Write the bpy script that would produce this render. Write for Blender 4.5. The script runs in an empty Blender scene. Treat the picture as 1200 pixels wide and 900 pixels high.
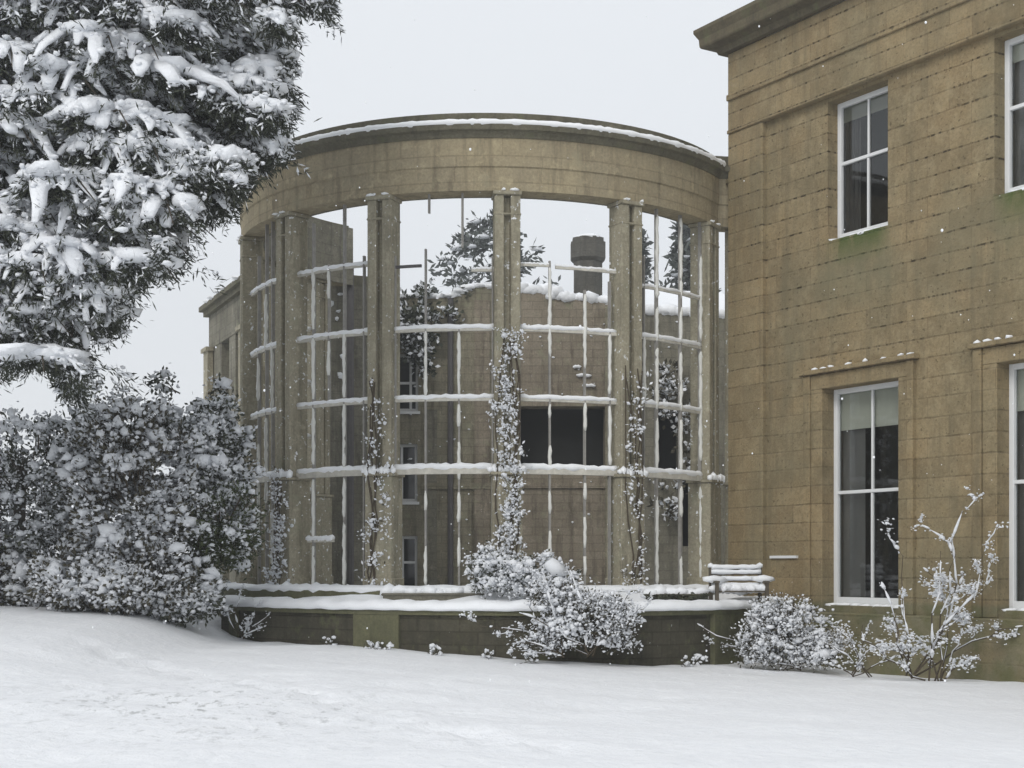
import bpy, bmesh, math, random
import numpy as np
from mathutils import Vector, noise as mnoise

# ------------------------------------------------------------------ camera, sky, sun, exposure
SC = bpy.context.scene
E = 1.4                                   # eye height above the lawn (world z = height above the eye + E)
F = 1700.0                                # focal length in photo pixels (1200 wide)
cam_d = bpy.data.cameras.new('camera'); cam = bpy.data.objects.new('camera', cam_d)
SC.collection.objects.link(cam); SC.camera = cam
cam.location = (0, 0, E); cam.rotation_euler = (math.radians(90), 0, 0)
cam_d.sensor_width = 36; cam_d.lens = F / 1200 * 36; cam_d.shift_y = 215 / 1200
cam_d.clip_start = 0.1; cam_d.clip_end = 3000

W = bpy.data.worlds.new('World'); SC.world = W; W.use_nodes = True
nt = W.node_tree; nt.nodes.clear()
out = nt.nodes.new('ShaderNodeOutputWorld')
sky = nt.nodes.new('ShaderNodeTexSky'); sky.sky_type = 'NISHITA'; sky.sun_disc = False
SUN_EL, SUN_AZ = 38.0, 205.0              # azimuth clockwise from +Y: behind the camera, a little left
sky.sun_elevation = math.radians(SUN_EL); sky.sun_rotation = math.radians(SUN_AZ)
sky.dust_density = 4.0
b1 = nt.nodes.new('ShaderNodeBackground'); b1.inputs['Strength'].default_value = 0.10
b2 = nt.nodes.new('ShaderNodeBackground'); b2.inputs['Color'].default_value = (0.80, 0.828, 0.862, 1)
b2.inputs['Strength'].default_value = 1.0   # the closed cloud cover
mix = nt.nodes.new('ShaderNodeMixShader'); mix.inputs[0].default_value = 0.93
nt.links.new(sky.outputs[0], b1.inputs['Color'])
nt.links.new(b1.outputs[0], mix.inputs[1]); nt.links.new(b2.outputs[0], mix.inputs[2])
nt.links.new(mix.outputs[0], out.inputs['Surface'])

sl = bpy.data.lights.new('sun', 'SUN'); sun = bpy.data.objects.new('sun', sl); SC.collection.objects.link(sun)
sl.energy = 1.15; sl.angle = math.radians(25); sl.color = (1.0, 0.97, 0.93)
_a, _e = math.radians(SUN_AZ), math.radians(SUN_EL)
sdir = Vector((math.sin(_a) * math.cos(_e), math.cos(_a) * math.cos(_e), math.sin(_e)))
sun.rotation_euler = sdir.to_track_quat('Z', 'Y').to_euler()
SC.view_settings.view_transform = 'Standard'; SC.view_settings.look = 'None'
SC.view_settings.exposure = 0.19; SC.view_settings.gamma = 1.0; SC.view_settings.use_curve_mapping = False

random.seed(7); RNG = np.random.default_rng(11)
R_ = random.uniform

# ------------------------------------------------------------------ helpers
def at(px, py, Y):
    """world point seen at photo pixel (px, py) at distance Y"""
    return np.array([(px - 600) / F * Y, Y, (665 - py) / F * Y + E])
def ground_z(x, y):
    x = np.asarray(x, float); y = np.asarray(y, float)
    sm = lambda t: np.clip(t,0,1)**2*(3-2*np.clip(t,0,1))
    return E - 1.40 - 0.62 * np.tanh(x * 0.045 / 0.62) + 0.40*sm((-4.5-x)/1.6)*sm((y-12.5)/11.0)   # the bank under the shrubbery

def bico(sub):
    bm = bmesh.new(); bmesh.ops.create_icosphere(bm, subdivisions=sub, radius=1.0)
    v = np.array([p.co[:] for p in bm.verts]); f = np.array([[q.index for q in p.verts] for p in bm.faces]); bm.free()
    return v, f
ICO1 = bico(1); ICO2 = bico(2)

class MB:
    def __init__(s): s.V = []; s.F = []; s.n = 0
    def add(s, v, f):
        v = np.asarray(v, float).reshape(-1, 3)
        if isinstance(f, np.ndarray): s.F.extend((f + s.n).tolist())
        else: s.F.extend([[i + s.n for i in q] for q in f])
        s.V.append(v); s.n += len(v); return s
    def box(s, x0, x1, y0, y1, z0, z1):
        v = [(x0,y0,z0),(x1,y0,z0),(x1,y1,z0),(x0,y1,z0),(x0,y0,z1),(x1,y0,z1),(x1,y1,z1),(x0,y1,z1)]
        return s.add(v, [(0,3,2,1),(4,5,6,7),(0,1,5,4),(1,2,6,5),(2,3,7,6),(3,0,4,7)])
    def obox(s, o, ux, uy, x0, x1, y0, y1, z0, z1):
        """box in a plan frame: origin o, unit axes ux, uy (2-D)"""
        v = []
        for z in (z0, z1):
            for (a, b) in ((x0,y0),(x1,y0),(x1,y1),(x0,y1)):
                v.append((o[0]+ux[0]*a+uy[0]*b, o[1]+ux[1]*a+uy[1]*b, z))
        f = [(0,3,2,1),(4,5,6,7),(0,1,5,4),(1,2,6,5),(2,3,7,6),(3,0,4,7)]
        if ux[0]*uy[1]-ux[1]*uy[0] < 0: f = [q[::-1] for q in f]
        return s.add(v, f)
    def blob(s, c, r, jit=0.18, ico=ICO1):
        v = ico[0] * (1 + RNG.normal(0, jit, (len(ico[0]), 1)))
        a = R_(0, 6.28); ca, sa = math.cos(a), math.sin(a)
        v = v * np.asarray(r, float)
        v = np.c_[v[:,0]*ca - v[:,1]*sa, v[:,0]*sa + v[:,1]*ca, v[:,2]]
        return s.add(v + np.asarray(c), ico[1])
    def tube(s, pts, rad, n=6, flat=1.0, jit=0.0):
        pts = np.asarray(pts, float); m = len(pts)
        rad = np.broadcast_to(np.asarray(rad, float), (m,))
        tg = np.gradient(pts, axis=0); tg /= np.linalg.norm(tg, axis=1)[:,None] + 1e-9
        up = np.array([0,0,1.0]); V = []
        for i in range(m):
            u = up if abs(tg[i,2]) < 0.95 else np.array([1.0,0,0])
            a = np.cross(tg[i], u); a /= np.linalg.norm(a); b = np.cross(a, tg[i])
            for k in range(n):
                t = 2*math.pi*k/n
                q_ = rad[i]*(1+random.gauss(0,jit)) if jit else rad[i]
                V.append(pts[i] + q_*(math.cos(t)*a + flat*math.sin(t)*b))
        Fc = []
        for i in range(m-1):
            for k in range(n):
                k2 = (k+1) % n
                Fc.append((i*n+k, i*n+k2, (i+1)*n+k2, (i+1)*n+k))
        Fc.append(tuple(range(n))[::-1]); Fc.append(tuple((m-1)*n+k for k in range(n)))
        return s.add(V, Fc)
    def sweep(s, prof, path, closed_ends=True):
        """closed profile [(outward offset, z)] along plan path; outward = right-hand side of travel"""
        P = np.asarray(path, float); m = len(P)
        d = np.diff(P, axis=0); d /= np.linalg.norm(d, axis=1)[:,None]
        N = []
        for i in range(m):
            a = d[max(i-1,0)]; b = d[min(i,m-2)]
            na = np.array([a[1],-a[0]]); nb = np.array([b[1],-b[0]])
            q = na+nb; q /= np.linalg.norm(q); N.append(q / max(0.35, q @ na))
        V = []
        for i in range(m):
            for (o, z) in prof: V.append((P[i][0]+N[i][0]*o, P[i][1]+N[i][1]*o, z))
        n = len(prof); Fc = []
        for i in range(m-1):
            for k in range(n):
                k2 = (k+1) % n
                Fc.append((i*n+k, i*n+k2, (i+1)*n+k2, (i+1)*n+k))
        Fc.append(tuple(range(n))[::-1]); Fc.append(tuple((m-1)*n+k for k in range(n)))
        return s.add(V, Fc)
    def cards(s, c, d, u, L, Wd):
        """leaf shaped quads: base points c, directions d, side vectors u, lengths L, widths Wd"""
        c = np.asarray(c); L = np.asarray(L)[:,None]; Wd = np.asarray(Wd)[:,None]
        a = c; b = c + d*L*0.5 + u*Wd*0.5; e = c + d*L; g = c + d*L*0.5 - u*Wd*0.5
        V = np.stack([a,b,e,g], 1).reshape(-1,3)
        return s.add(V, np.arange(len(V)).reshape(-1,4))
    def build(s, name, mat, parent=None, smooth=False, bevel=0.0, loc=None, fix=True):
        me = bpy.data.meshes.new(name)
        V = np.concatenate(s.V) if s.V else np.zeros((0,3))
        if loc is not None: V = V - np.asarray(loc)
        me.from_pydata(V.tolist(), [], s.F)
        if fix:
            bm = bmesh.new(); bm.from_mesh(me); bmesh.ops.recalc_face_normals(bm, faces=bm.faces); bm.to_mesh(me); bm.free()
        me.materials.append(mat)
        if smooth: me.polygons.foreach_set('use_smooth', [True]*len(me.polygons))
        o = bpy.data.objects.new(name, me); SC.collection.objects.link(o)
        if parent is not None: o.parent = parent
        if loc is not None and parent is None: o.location = loc
        if bevel:
            b = o.modifiers.new('bevel', 'BEVEL'); b.width = bevel; b.segments = 1; b.limit_method = 'ANGLE'
        return o

def thing(name, label, cat, loc=(0,0,0), rz=0.0, group=None):
    o = bpy.data.objects.new(name, None); SC.collection.objects.link(o)
    o.location = loc; o.rotation_euler = (0,0,rz); o.empty_display_size = 0.2
    o['label'] = label; o['category'] = cat
    if group: o['group'] = group
    return o
def rand_dirs(n, up=0.0):
    d = RNG.normal(size=(n,3)); d[:,2] += up
    return d / np.linalg.norm(d, axis=1)[:,None]
def perp(d):
    r = RNG.normal(size=d.shape); u = np.cross(d, r)
    return u / (np.linalg.norm(u, axis=1)[:,None] + 1e-9)

# ------------------------------------------------------------------ materials
class NM:
    def __init__(s, name):
        s.m = bpy.data.materials.new(name); s.m.use_nodes = True; s.t = s.m.node_tree
        s.b = s.t.nodes['Principled BSDF']; s.b.inputs['Roughness'].default_value = 0.9
        s.b.inputs['Specular IOR Level'].default_value = 0.2
        s.co = s.t.nodes.new('ShaderNodeTexCoord').outputs['Object']
    def n(s, typ, **kw):
        o = s.t.nodes.new(typ)
        for k, v in kw.items():
            if k in o.inputs:
                if hasattr(v, 'is_linked'): s.t.links.new(v, o.inputs[k])
                else: o.inputs[k].default_value = v
            else: setattr(o, k, v)
        return o
    def noise(s, scale, detail=4, rough=0.6, vec=None):
        return s.n('ShaderNodeTexNoise', Scale=scale, Detail=detail, Roughness=rough, Vector=vec if vec is not None else s.co).outputs['Fac']
    def ramp(s, f, a, b, ca=(0,0,0,1), cb=(1,1,1,1)):
        r = s.t.nodes.new('ShaderNodeValToRGB'); s.t.links.new(f, r.inputs[0])
        r.color_ramp.elements[0].position = a; r.color_ramp.elements[1].position = b
        r.color_ramp.elements[0].color = ca; r.color_ramp.elements[1].color = cb
        return r.outputs[0]
    def mix(s, f, a, b, mode='MIX'):
        m = s.t.nodes.new('ShaderNodeMix'); m.data_type = 'RGBA'; m.blend_type = mode
        for i, v in ((0, f), (6, a), (7, b)):
            if hasattr(v, 'is_linked'): s.t.links.new(v, m.inputs[i])
            else: m.inputs[i].default_value = v if i == 0 else (v if len(v) == 4 else (*v, 1))
        return m.outputs[2]
    def math(s, op, a, b=0.0):
        m = s.t.nodes.new('ShaderNodeMath'); m.operation = op
        for i, v in ((0, a), (1, b)):
            if hasattr(v, 'is_linked'): s.t.links.new(v, m.inputs[i])
            else: m.inputs[i].default_value = v
        return m.outputs[0]
    def scaled(s, sx, sy, sz):
        return s.n('ShaderNodeMapping', Scale=(sx,sy,sz), Vector=s.co).outputs[0]
    def xyz(s):
        o = s.t.nodes.new('ShaderNodeSeparateXYZ'); s.t.links.new(s.co, o.inputs[0]); return o.outputs
    def col(s, c): s.t.links.new(c, s.b.inputs['Base Color']); return s
    def bump(s, h, st=0.3, dist=0.02):
        b = s.n('ShaderNodeBump', Strength=st, Distance=dist, Height=h); s.t.links.new(b.outputs[0], s.b.inputs['Normal']); return s

def m_flat(name, c, rough=0.8, vary=0.15, scale=6):
    k = NM(name); f = k.noise(scale)
    k.col(k.mix(f, tuple(x*(1-vary) for x in c), tuple(min(1,x*(1+vary)) for x in c)))
    k.b.inputs['Roughness'].default_value = rough; return k.m

def m_snow(name, c=(0.84,0.86,0.885), scale=14, bump=0.25, dist=0.03):
    k = NM(name); f = k.noise(scale, 5); k.col(k.mix(f, tuple(x*0.95 for x in c), tuple(min(.93,x*1.03) for x in c)))
    k.bump(f, bump, dist); k.b.inputs['Roughness'].default_value = 0.85; return k.m

def m_house():
    k = NM('ochre_ashlar')
    x, y, z = k.xyz()
    v = k.n('ShaderNodeCombineXYZ', X=k.math('ADD', x, k.math('MULTIPLY', y, 1.0)), Y=z, Z=0.0).outputs[0]
    wob = k.n('ShaderNodeTexNoise', Scale=3.0, Detail=2.0, Vector=k.co).outputs['Color']
    vv = k.n('ShaderNodeVectorMath', operation='MULTIPLY_ADD'); k.t.links.new(wob, vv.inputs[0]); vv.inputs[1].default_value = (.02,.02,0); k.t.links.new(v, vv.inputs[2])
    br = k.n('ShaderNodeTexBrick', Vector=vv.outputs[0], Scale=1.0)
    br.inputs['Color1'].default_value = (.345,.262,.142,1); br.inputs['Color2'].default_value = (.24,.183,.10,1)
    br.inputs['Mortar'].default_value = (.22,.16,.085,1)
    br.inputs['Mortar Size'].default_value = 0.008; br.inputs['Mortar Smooth'].default_value = 0.4
    br.inputs['Brick Width'].default_value = 0.86; br.inputs['Row Height'].default_value = 0.31; br.inputs['Bias'].default_value = -0.1
    base = br.outputs['Color']
    big = k.noise(0.7, 5, 0.6)
    base = k.mix(k.ramp(big, .38, .68), base, k.mix(0.55, base, (.235,.215,.135)))
    fine = k.noise(26, 4, 0.7)
    base = k.mix(k.ramp(fine, .3, .68), k.mix(0.5, base, (.11,.08,.045)), base)
    med = k.noise(4.5, 6, .72)
    base = k.mix(k.math('MULTIPLY', k.ramp(med, .48, .72), .55), base, (.40,.33,.20))
    base = k.mix(k.math('MULTIPLY', k.ramp(k.noise(3.1, 6, .75), .52, .7), .5), base, (.16,.125,.07))
    stn = k.noise(1.5, 5, .65, k.scaled(2.2,2.2,.22))
    base = k.mix(k.math('MULTIPLY', k.ramp(stn, .5, .68), .6), base, (.15,.125,.075))
    base = k.mix(k.math('MULTIPLY', k.ramp(k.noise(.42, 4, .6), .5, .66), .5), base, (.19,.175,.11))
    base = k.mix(k.math('MULTIPLY', k.ramp(k.noise(.9, 5, .65), .56, .7), .45), base, (.13,.10,.055))
    holes = k.ramp(k.noise(17, 2, .5), .66, .72)
    base = k.mix(k.math('MULTIPLY', holes, .6), base, (.06,.045,.025))
    # dashed open joints, deeper on the upper storey
    sv = k.t.nodes.new('ShaderNodeSeparateXYZ'); k.t.links.new(vv.outputs[0], sv.inputs[0])
    fr = k.math('ABSOLUTE', k.math('SUBTRACT', k.math('FRACT', k.math('DIVIDE', sv.outputs[1], .31)), .5))
    line = k.math('MULTIPLY', k.ramp(fr, .435, .475), k.ramp(k.noise(1.1, 3, .6), .32, .55))
    pits = k.ramp(k.noise(15.0, 2, .5, k.scaled(1.0,1.0,.25)), .52, .6)
    up = k.ramp(k.math('MULTIPLY', k.math('SUBTRACT', z, 3.6), .35), .2, .9)
    jf = k.math('MAXIMUM', k.math('MULTIPLY', br.outputs['Fac'], .07), k.math('MULTIPLY', line, k.math('ADD', .15, k.math('MULTIPLY', pits, k.math('ADD', .22, k.math('MULTIPLY', up, .6))))))
    base = k.mix(jf, base, (.05,.038,.022))
    # green algae running down below the upper sills, and damp on the plinth
    w = k.noise(1.6, 5, .65, k.scaled(1.6,1.0,.55))
    def below(cx, hw, ztop, zbot):
        a = k.math('SUBTRACT', 1.0, k.math('DIVIDE', k.math('ABSOLUTE', k.math('SUBTRACT', x, cx)), hw))
        b = k.math('MULTIPLY', k.math('LESS_THAN', z, ztop), k.math('DIVIDE', k.math('SUBTRACT', z, zbot), ztop-zbot))
        return k.math('MAXIMUM', k.math('MULTIPLY', k.ramp(a, 0.0, .45), k.ramp(b, 0.0, .9)), 0.0)
    for cx in (3.15, 6.6, 10.05):
        g = k.math('MULTIPLY', below(cx, 1.1, 5.5+E, 3.6+E), k.ramp(w, .32, .62))
        base = k.mix(k.math('MULTIPLY', g, .55), base, (.15,.15,.09))
        g2 = k.math('MULTIPLY', below(cx, .75, 5.5+E, 4.95+E), k.ramp(w, .3, .5))
        base = k.mix(k.math('MULTIPLY', g2, .95), base, (.07,.10,.025))
    pl = k.math('MULTIPLY', k.ramp(k.math('SUBTRACT', 1.0, z), .12, .2), k.ramp(k.noise(1.8,5), .2, .55))
    base = k.mix(k.math('MULTIPLY', pl, .7), base, k.mix(k.ramp(k.noise(2.6,5,.7), .4, .62), (.17,.165,.11), (.10,.115,.05)))
    k.col(base)
    h = k.math('SUBTRACT', k.math('MULTIPLY', fine, .5), jf)
    k.bump(h, .7, .03); return k.m

def m_stone(name, c1, c2, dark, streak=0.6, lichen=None, brick=None, snowfleck=0.0):
    k = NM(name); big = k.noise(0.9, 5, .62); fine = k.noise(24, 4, .7)
    x, y, z = k.xyz()
    base = k.mix(k.ramp(big, .33, .67), c1, c2)
    jf = None
    if brick:
        v = k.n('ShaderNodeCombineXYZ', X=k.math('ADD', x, y), Y=z, Z=0.0).outputs[0]
        br = k.n('ShaderNodeTexBrick', Vector=v, Scale=1.0)
        br.inputs['Color1'].default_value = (1,1,1,1); br.inputs['Color2'].default_value = (.72,.7,.68,1); br.inputs['Mortar'].default_value = (.45,.42,.4,1)
        br.inputs['Mortar Size'].default_value = .012; br.inputs['Brick Width'].default_value = brick[0]; br.inputs['Row Height'].default_value = brick[1]
        base = k.mix(brick[2], base, br.outputs['Color'], 'MULTIPLY'); jf = br.outputs['Fac']
    st = k.noise(2.2, 5, .65, k.scaled(2.6,2.6,.28))
    base = k.mix(k.math('MULTIPLY', k.ramp(st, .5, .72), streak), base, dark)
    base = k.mix(k.ramp(fine, .3, .7), k.mix(.5, base, dark), base)
    base = k.mix(k.math('MULTIPLY', k.ramp(k.noise(3.4, 6, .75), .5, .7), .55), base, k.mix(.6, c1, dark))
    base = k.mix(k.math('MULTIPLY', k.ramp(k.noise(5.3, 6, .72), .55, .72), .5), base, tuple(min(.8, v*1.3) for v in c1))
    if lichen: base = k.mix(k.math('MULTIPLY', k.ramp(k.noise(3.2,6,.7), .55, .68), .7), base, lichen)
    if snowfleck:
        base = k.mix(k.math('MULTIPLY', k.ramp(k.noise(11,3,.6), 1-snowfleck, 1-snowfleck+.05), .9), base, (.8,.82,.84))
    k.col(base); k.bump(k.math('SUBTRACT', fine, k.math('MULTIPLY', jf, .8)) if jf is not None else fine, .5, .02); return k.m

def m_leaf(name, c1, c2, scale=5):
    k = NM(name); k.col(k.mix(k.ramp(k.noise(scale,3), .35, .65), c1, c2)); k.b.inputs['Roughness'].default_value = .6
    return k.m

def m_ground():
    k = NM('lying_snow'); a = k.noise(.35, 6, .6); f = k.noise(7, 6, .65); g = k.noise(55, 3, .6)
    base = k.mix(k.ramp(f, .3, .7), (.80,.82,.85), (.87,.885,.905))
    thin = k.math('MULTIPLY', k.ramp(a, .52, .7), k.ramp(k.noise(3.0,6,.75,k.scaled(1,.45,1)), .55, .75))
    base = k.mix(k.math('MULTIPLY', thin, .28), base, (.50,.50,.49))
    sx, sy, sz = k.xyz()
    def gau(c, w, v): 
        q_ = k.math('DIVIDE', k.math('SUBTRACT', v, c), w); return k.math('MULTIPLY', q_, q_)
    trod = k.math('EXPONENT', k.math('MULTIPLY', k.math('ADD', gau(-2.9, 1.9, sx), gau(13.2, 2.3, sy)), -1.0))
    scuff = k.math('MULTIPLY', trod, k.ramp(k.noise(7.5, 5, .75, k.scaled(1,.5,1)), .54, .64))
    base = k.mix(k.math('MULTIPLY', scuff, .8), base, (.40,.41,.41))
    k.col(base)
    h = k.math('ADD', k.math('MULTIPLY', f, 1.0), k.math('MULTIPLY', g, .12))
    k.bump(h, .55, .06); k.b.inputs['Roughness'].default_value = .8
    return k.m

M = dict(
    house=m_house(),
    orangery=m_stone('weathered_stone', (.43,.395,.295), (.31,.285,.21), (.10,.088,.06), .75, (.27,.27,.19), snowfleck=0.365),
    band=m_stone('entablature_stone', (.46,.39,.25), (.35,.305,.21), (.13,.11,.075), .75, (.30,.27,.18), (1.5,.43,.5)),
    cornice=m_stone('cornice_stone', (.19,.175,.125), (.13,.12,.085), (.04,.04,.03), .6, (.13,.135,.07)),
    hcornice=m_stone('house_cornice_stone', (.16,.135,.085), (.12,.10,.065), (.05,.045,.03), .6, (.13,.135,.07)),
    ruin=m_stone('ruin_rubble', (.38,.345,.255), (.24,.23,.165), (.075,.065,.048), .9, (.28,.285,.185), (.5,.2,.5), .25),
    ruin_red=m_stone('ruin_rubble_red', (.38,.33,.255), (.25,.22,.165), (.075,.063,.048), .9, (.27,.27,.18), (.5,.2,.5), .26),
    ruin_grey=m_stone('ruin_stone_grey', (.30,.285,.225), (.19,.18,.14), (.06,.056,.044), .9, (.22,.22,.155), (.5,.22,.4), .3),
    wall=m_stone('damp_wall_stone', (.10,.092,.065), (.065,.06,.045), (.028,.028,.02), .7, (.11,.115,.06), (.45,.2,.7), .26),
    pier=m_stone('mossy_pier_stone', (.16,.155,.09), (.115,.115,.07), (.06,.06,.035), .6, (.14,.15,.07)),
    bar=m_flat('flaked_painted_iron', (.52,.50,.44), .7, .45, 9),
    bar_grey=m_flat('weathered_iron_bar', (.27,.26,.24), .7, .4, 9),
    bar_dark=m_flat('rusted_iron', (.10,.095,.095), .7, .3, 9),
    bar_snow=m_snow('plastered_bar_snow', (.70,.70,.66), 24, .3, .02),
    white=m_flat('white_gloss_paint', (.72,.73,.73), .45, .06, 4),
    blind=m_flat('cream_blind', (.55,.55,.47), .8, .05, 3),
    curtain=m_flat('grey_curtain', (.17,.165,.16), .9, .2, 3),
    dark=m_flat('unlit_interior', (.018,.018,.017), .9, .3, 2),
    chimney=m_stone('sooty_chimney_stone', (.17,.165,.145), (.11,.108,.095), (.04,.04,.035), .7, None, (.5,.22,.4)),
    roof=m_flat('roof_lead', (.12,.125,.13), .7, .2, 3),
    snow=m_snow('settled_snow'),
    snow_ledge=m_snow('ledge_snow', (.86,.875,.89), 20, .2, .02),
    snow_tree=m_snow('bough_snow', (.84,.86,.89), 18, .5, .05),
    frost=m_snow('twig_snow', (.76,.78,.81), 22, .4, .03),
    ground=m_ground(),
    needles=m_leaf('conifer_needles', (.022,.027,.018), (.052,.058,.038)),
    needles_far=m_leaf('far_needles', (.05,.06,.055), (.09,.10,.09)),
    leaf=m_leaf('evergreen_leaf', (.03,.036,.026), (.07,.076,.05)),
    leaf_green=m_leaf('yew_leaf', (.03,.042,.016), (.065,.08,.03)),
    leaf_brown=m_leaf('withered_leaf', (.045,.042,.028), (.09,.082,.055)),
    bark=m_stone('bark', (.10,.085,.065), (.06,.05,.04), (.02,.018,.015), .6),
    twig=m_flat('brown_twig', (.075,.06,.042), .9, .3, 8),
    wood=m_flat('bench_wood', (.10,.085,.065), .8, .3, 8),
    trough=m_stone('trough_stone', (.20,.19,.15), (.15,.14,.11), (.06,.055,.04), .5),
)
# glass: dark with a sky-reflecting gloss
k = NM('window_glass'); k.b.inputs['Base Color'].default_value = (.022,.025,.026,1); k.b.inputs['Roughness'].default_value = .06
k.b.inputs['Specular IOR Level'].default_value = .5
k.bump(k.noise(1.3, 2), .04, .02); M['glass'] = k.m

# ------------------------------------------------------------------ ground (one sheet to the horizon)
def axis(pts):
    o = []
    for (a, b, st) in pts: o += list(np.arange(a, b, st))
    return np.array(o + [pts[-1][1]])
gx = axis([(-900,-60,60),(-60,-14,2.5),(-14,14,.16),(14,60,2.5),(60,900,60)])
gy = axis([(-60,2,4),(2,8,.6),(8,28,.16),(28,60,2),(60,1500,80)])
GX, GY = np.meshgrid(gx, gy)
def fbm(x, y, seed, octs):
    r = np.random.default_rng(seed); z = np.zeros_like(x)
    for (wl, am, n) in octs:
        for i in range(n):
            th = r.uniform(0, 6.28); ph = r.uniform(0, 6.28); q = 6.283 / (wl * r.uniform(.75, 1.3))
            z += am / math.sqrt(n) * np.sin(q * (x*math.cos(th) + y*math.sin(th)) + ph)
    return z
near = np.exp(-((np.maximum(0, np.abs(GX)-14))/8)**2) * np.exp(-((np.maximum(0, GY-30))/12)**2)
GZ = ground_z(GX, GY) + near * fbm(GX, GY, 5, [(6, .03, 6), (1.6, .012, 8), (.6, .006, 9)])
# a trodden line of old footprints crossing the lawn
tr = random.Random(3)
for i in range(46):
    s = i / 45
    px_, py_ = -5.4 + 5.6*s + tr.uniform(-.15,.15) + (.11 if i % 2 else -.11), 19.0 - 7.5*s + tr.uniform(-.12,.12)
    d2 = ((GX-px_)/.17)**2 + ((GY-py_)/.26)**2
    GZ -= .07*np.exp(-d2*1.4) - .014*np.exp(-((np.sqrt(d2)-1.5)/.45)**2)
for i in range(240):
    px_, py_ = tr.gauss(-2.6, 2.0), tr.gauss(14.2, 2.2)
    d2 = ((GX-px_)/tr.uniform(.10,.22))**2 + ((GY-py_)/tr.uniform(.12,.3))**2
    GZ += tr.choice((-.03,-.02,.016))*np.exp(-d2)
g = MB(); nx = len(gx); idx = np.arange(GX.size).reshape(GX.shape)
g.add(np.c_[GX.ravel(), GY.ravel(), GZ.ravel()], np.stack([idx[:-1,:-1],idx[:-1,1:],idx[1:,1:],idx[1:,:-1]], -1).reshape(-1,4))
go = g.build('ground', M['ground'], smooth=True, fix=False); go['kind'] = 'structure'

# ------------------------------------------------------------------ country house
CORN = np.array([3.91, 26.3]); D = np.array([.525,-.851]); D /= np.linalg.norm(D); INW = np.array([-D[1], D[0]])
HRZ = math.atan2(D[1], D[0])
def ft(px):                        # distance along the front for a photo column
    q = (px-600)/F; return (q*CORN[1]-CORN[0])/(D[0]-q*D[1])
def fz(px, py):                    # height (world z) on the front plane
    return (665-py)/F*(CORN[1]+D[1]*ft(px)) + E
house = thing('country_house', 'tall ochre stone house front with white sash windows and heavy eaves', 'house', (CORN[0], CORN[1], 0), HRZ)
PAN = .10                          # recess of the wall panel
def add_wall(mb, x0, x1, z0, z1, y, ops, depth):
    xs = sorted({x0, x1, *[o[0] for o in ops], *[o[1] for o in ops]}); zs = sorted({z0, z1, *[o[2] for o in ops], *[o[3] for o in ops]})
    for i in range(len(xs)-1):
        for j in range(len(zs)-1):
            cx, cz = (xs[i]+xs[i+1])/2, (zs[j]+zs[j+1])/2
            if any(o[0] < cx < o[1] and o[2] < cz < o[3] for o in ops): continue
            mb.add([(xs[i],y,zs[j]),(xs[i+1],y,zs[j]),(xs[i+1],y,zs[j+1]),(xs[i],y,zs[j+1])], [(0,1,2,3)])
    for (a, b, c, d) in ops:
        for q in ([(a,y,c),(a,y+depth,c),(a,y+depth,d),(a,y,d)], [(b,y,c),(b,y,d),(b,y+depth,d),(b,y+depth,c)],
                  [(a,y,c),(b,y,c),(b,y+depth,c),(a,y+depth,c)], [(a,y,d),(a,y+depth,d),(b,y+depth,d),(b,y,d)]):
            mb.add(q, [(0,1,2,3)])
ZP, ZF, ZT = 7.84+E, 8.49+E, 9.30+E            # panel top, string course, underside of eaves
SP = 3.62; SU = 3.45; LX = (2.36, 4.06); UX = (2.45, 3.80)
LZ = (fz(1000,710), fz(985,452)); UZ = (fz(983,277), fz(982,112))
low = [(LX[0]+i*SP, LX[1]+i*SP, LZ[0], LZ[1]) for i in range(3)]
upp = [(UX[0]+i*SU, UX[1]+i*SU, UZ[0], UZ[1]) for i in range(3)]
HL = 13.0
w = MB(); add_wall(w, .93, HL, LZ[0]-.12, ZP, PAN, low+upp, .34)
w.build('wall', M['house'], house, fix=False)
w = MB(); w.box(0, .93, 0, .5, -1.0, ZP).box(.003, .93, -.03, 0, -1.0, LZ[0]-.02); w.build('corner_pilaster', M['house'], house, bevel=.015)
w = MB(); w.box(0, HL, 0, .5, ZP, ZT); w.box(.002, HL, -.045, .0, ZF-.05, ZF+.06).box(.003, HL, -.03, 0.0, ZP+.003, ZP+.07); w.build('frieze', M['house'], house, bevel=.012)
w = MB(); w.box(.93, HL, -.03, .5, -1.0, LZ[0]-.12); w.build('plinth', M['house'], house, bevel=.02)
w = MB(); w.box(.0, .4, .5, 11, -1.0, ZT); w.box(-.05, 0.0, .0, 3.0, 6.95+E, 7.05+E); w.build('side_wall', M['house'], house)
w = MB(); w.box(.4, HL, 10.6, 11, -1.0, ZT); w.box(HL-.4, HL, .5, 10.6, -1, ZT); w.build('rear_wall', M['house'], house)
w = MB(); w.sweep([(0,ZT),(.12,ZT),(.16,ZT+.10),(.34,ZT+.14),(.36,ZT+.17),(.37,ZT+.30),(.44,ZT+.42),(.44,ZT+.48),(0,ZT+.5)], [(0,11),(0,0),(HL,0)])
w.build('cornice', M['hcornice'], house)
w = MB(); w.add([(-.3,-.3,ZT+.5),(HL,-.3,ZT+.5),(HL,11.0,ZT+.5),(-.3,11.0,ZT+.5),(4,5,ZT+2.3),(HL,5,ZT+2.3)], [(0,1,5,4),(3,0,4),(2,3,4,5),(1,2,5)])
w.build('roof', M['snow'], house)

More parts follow.
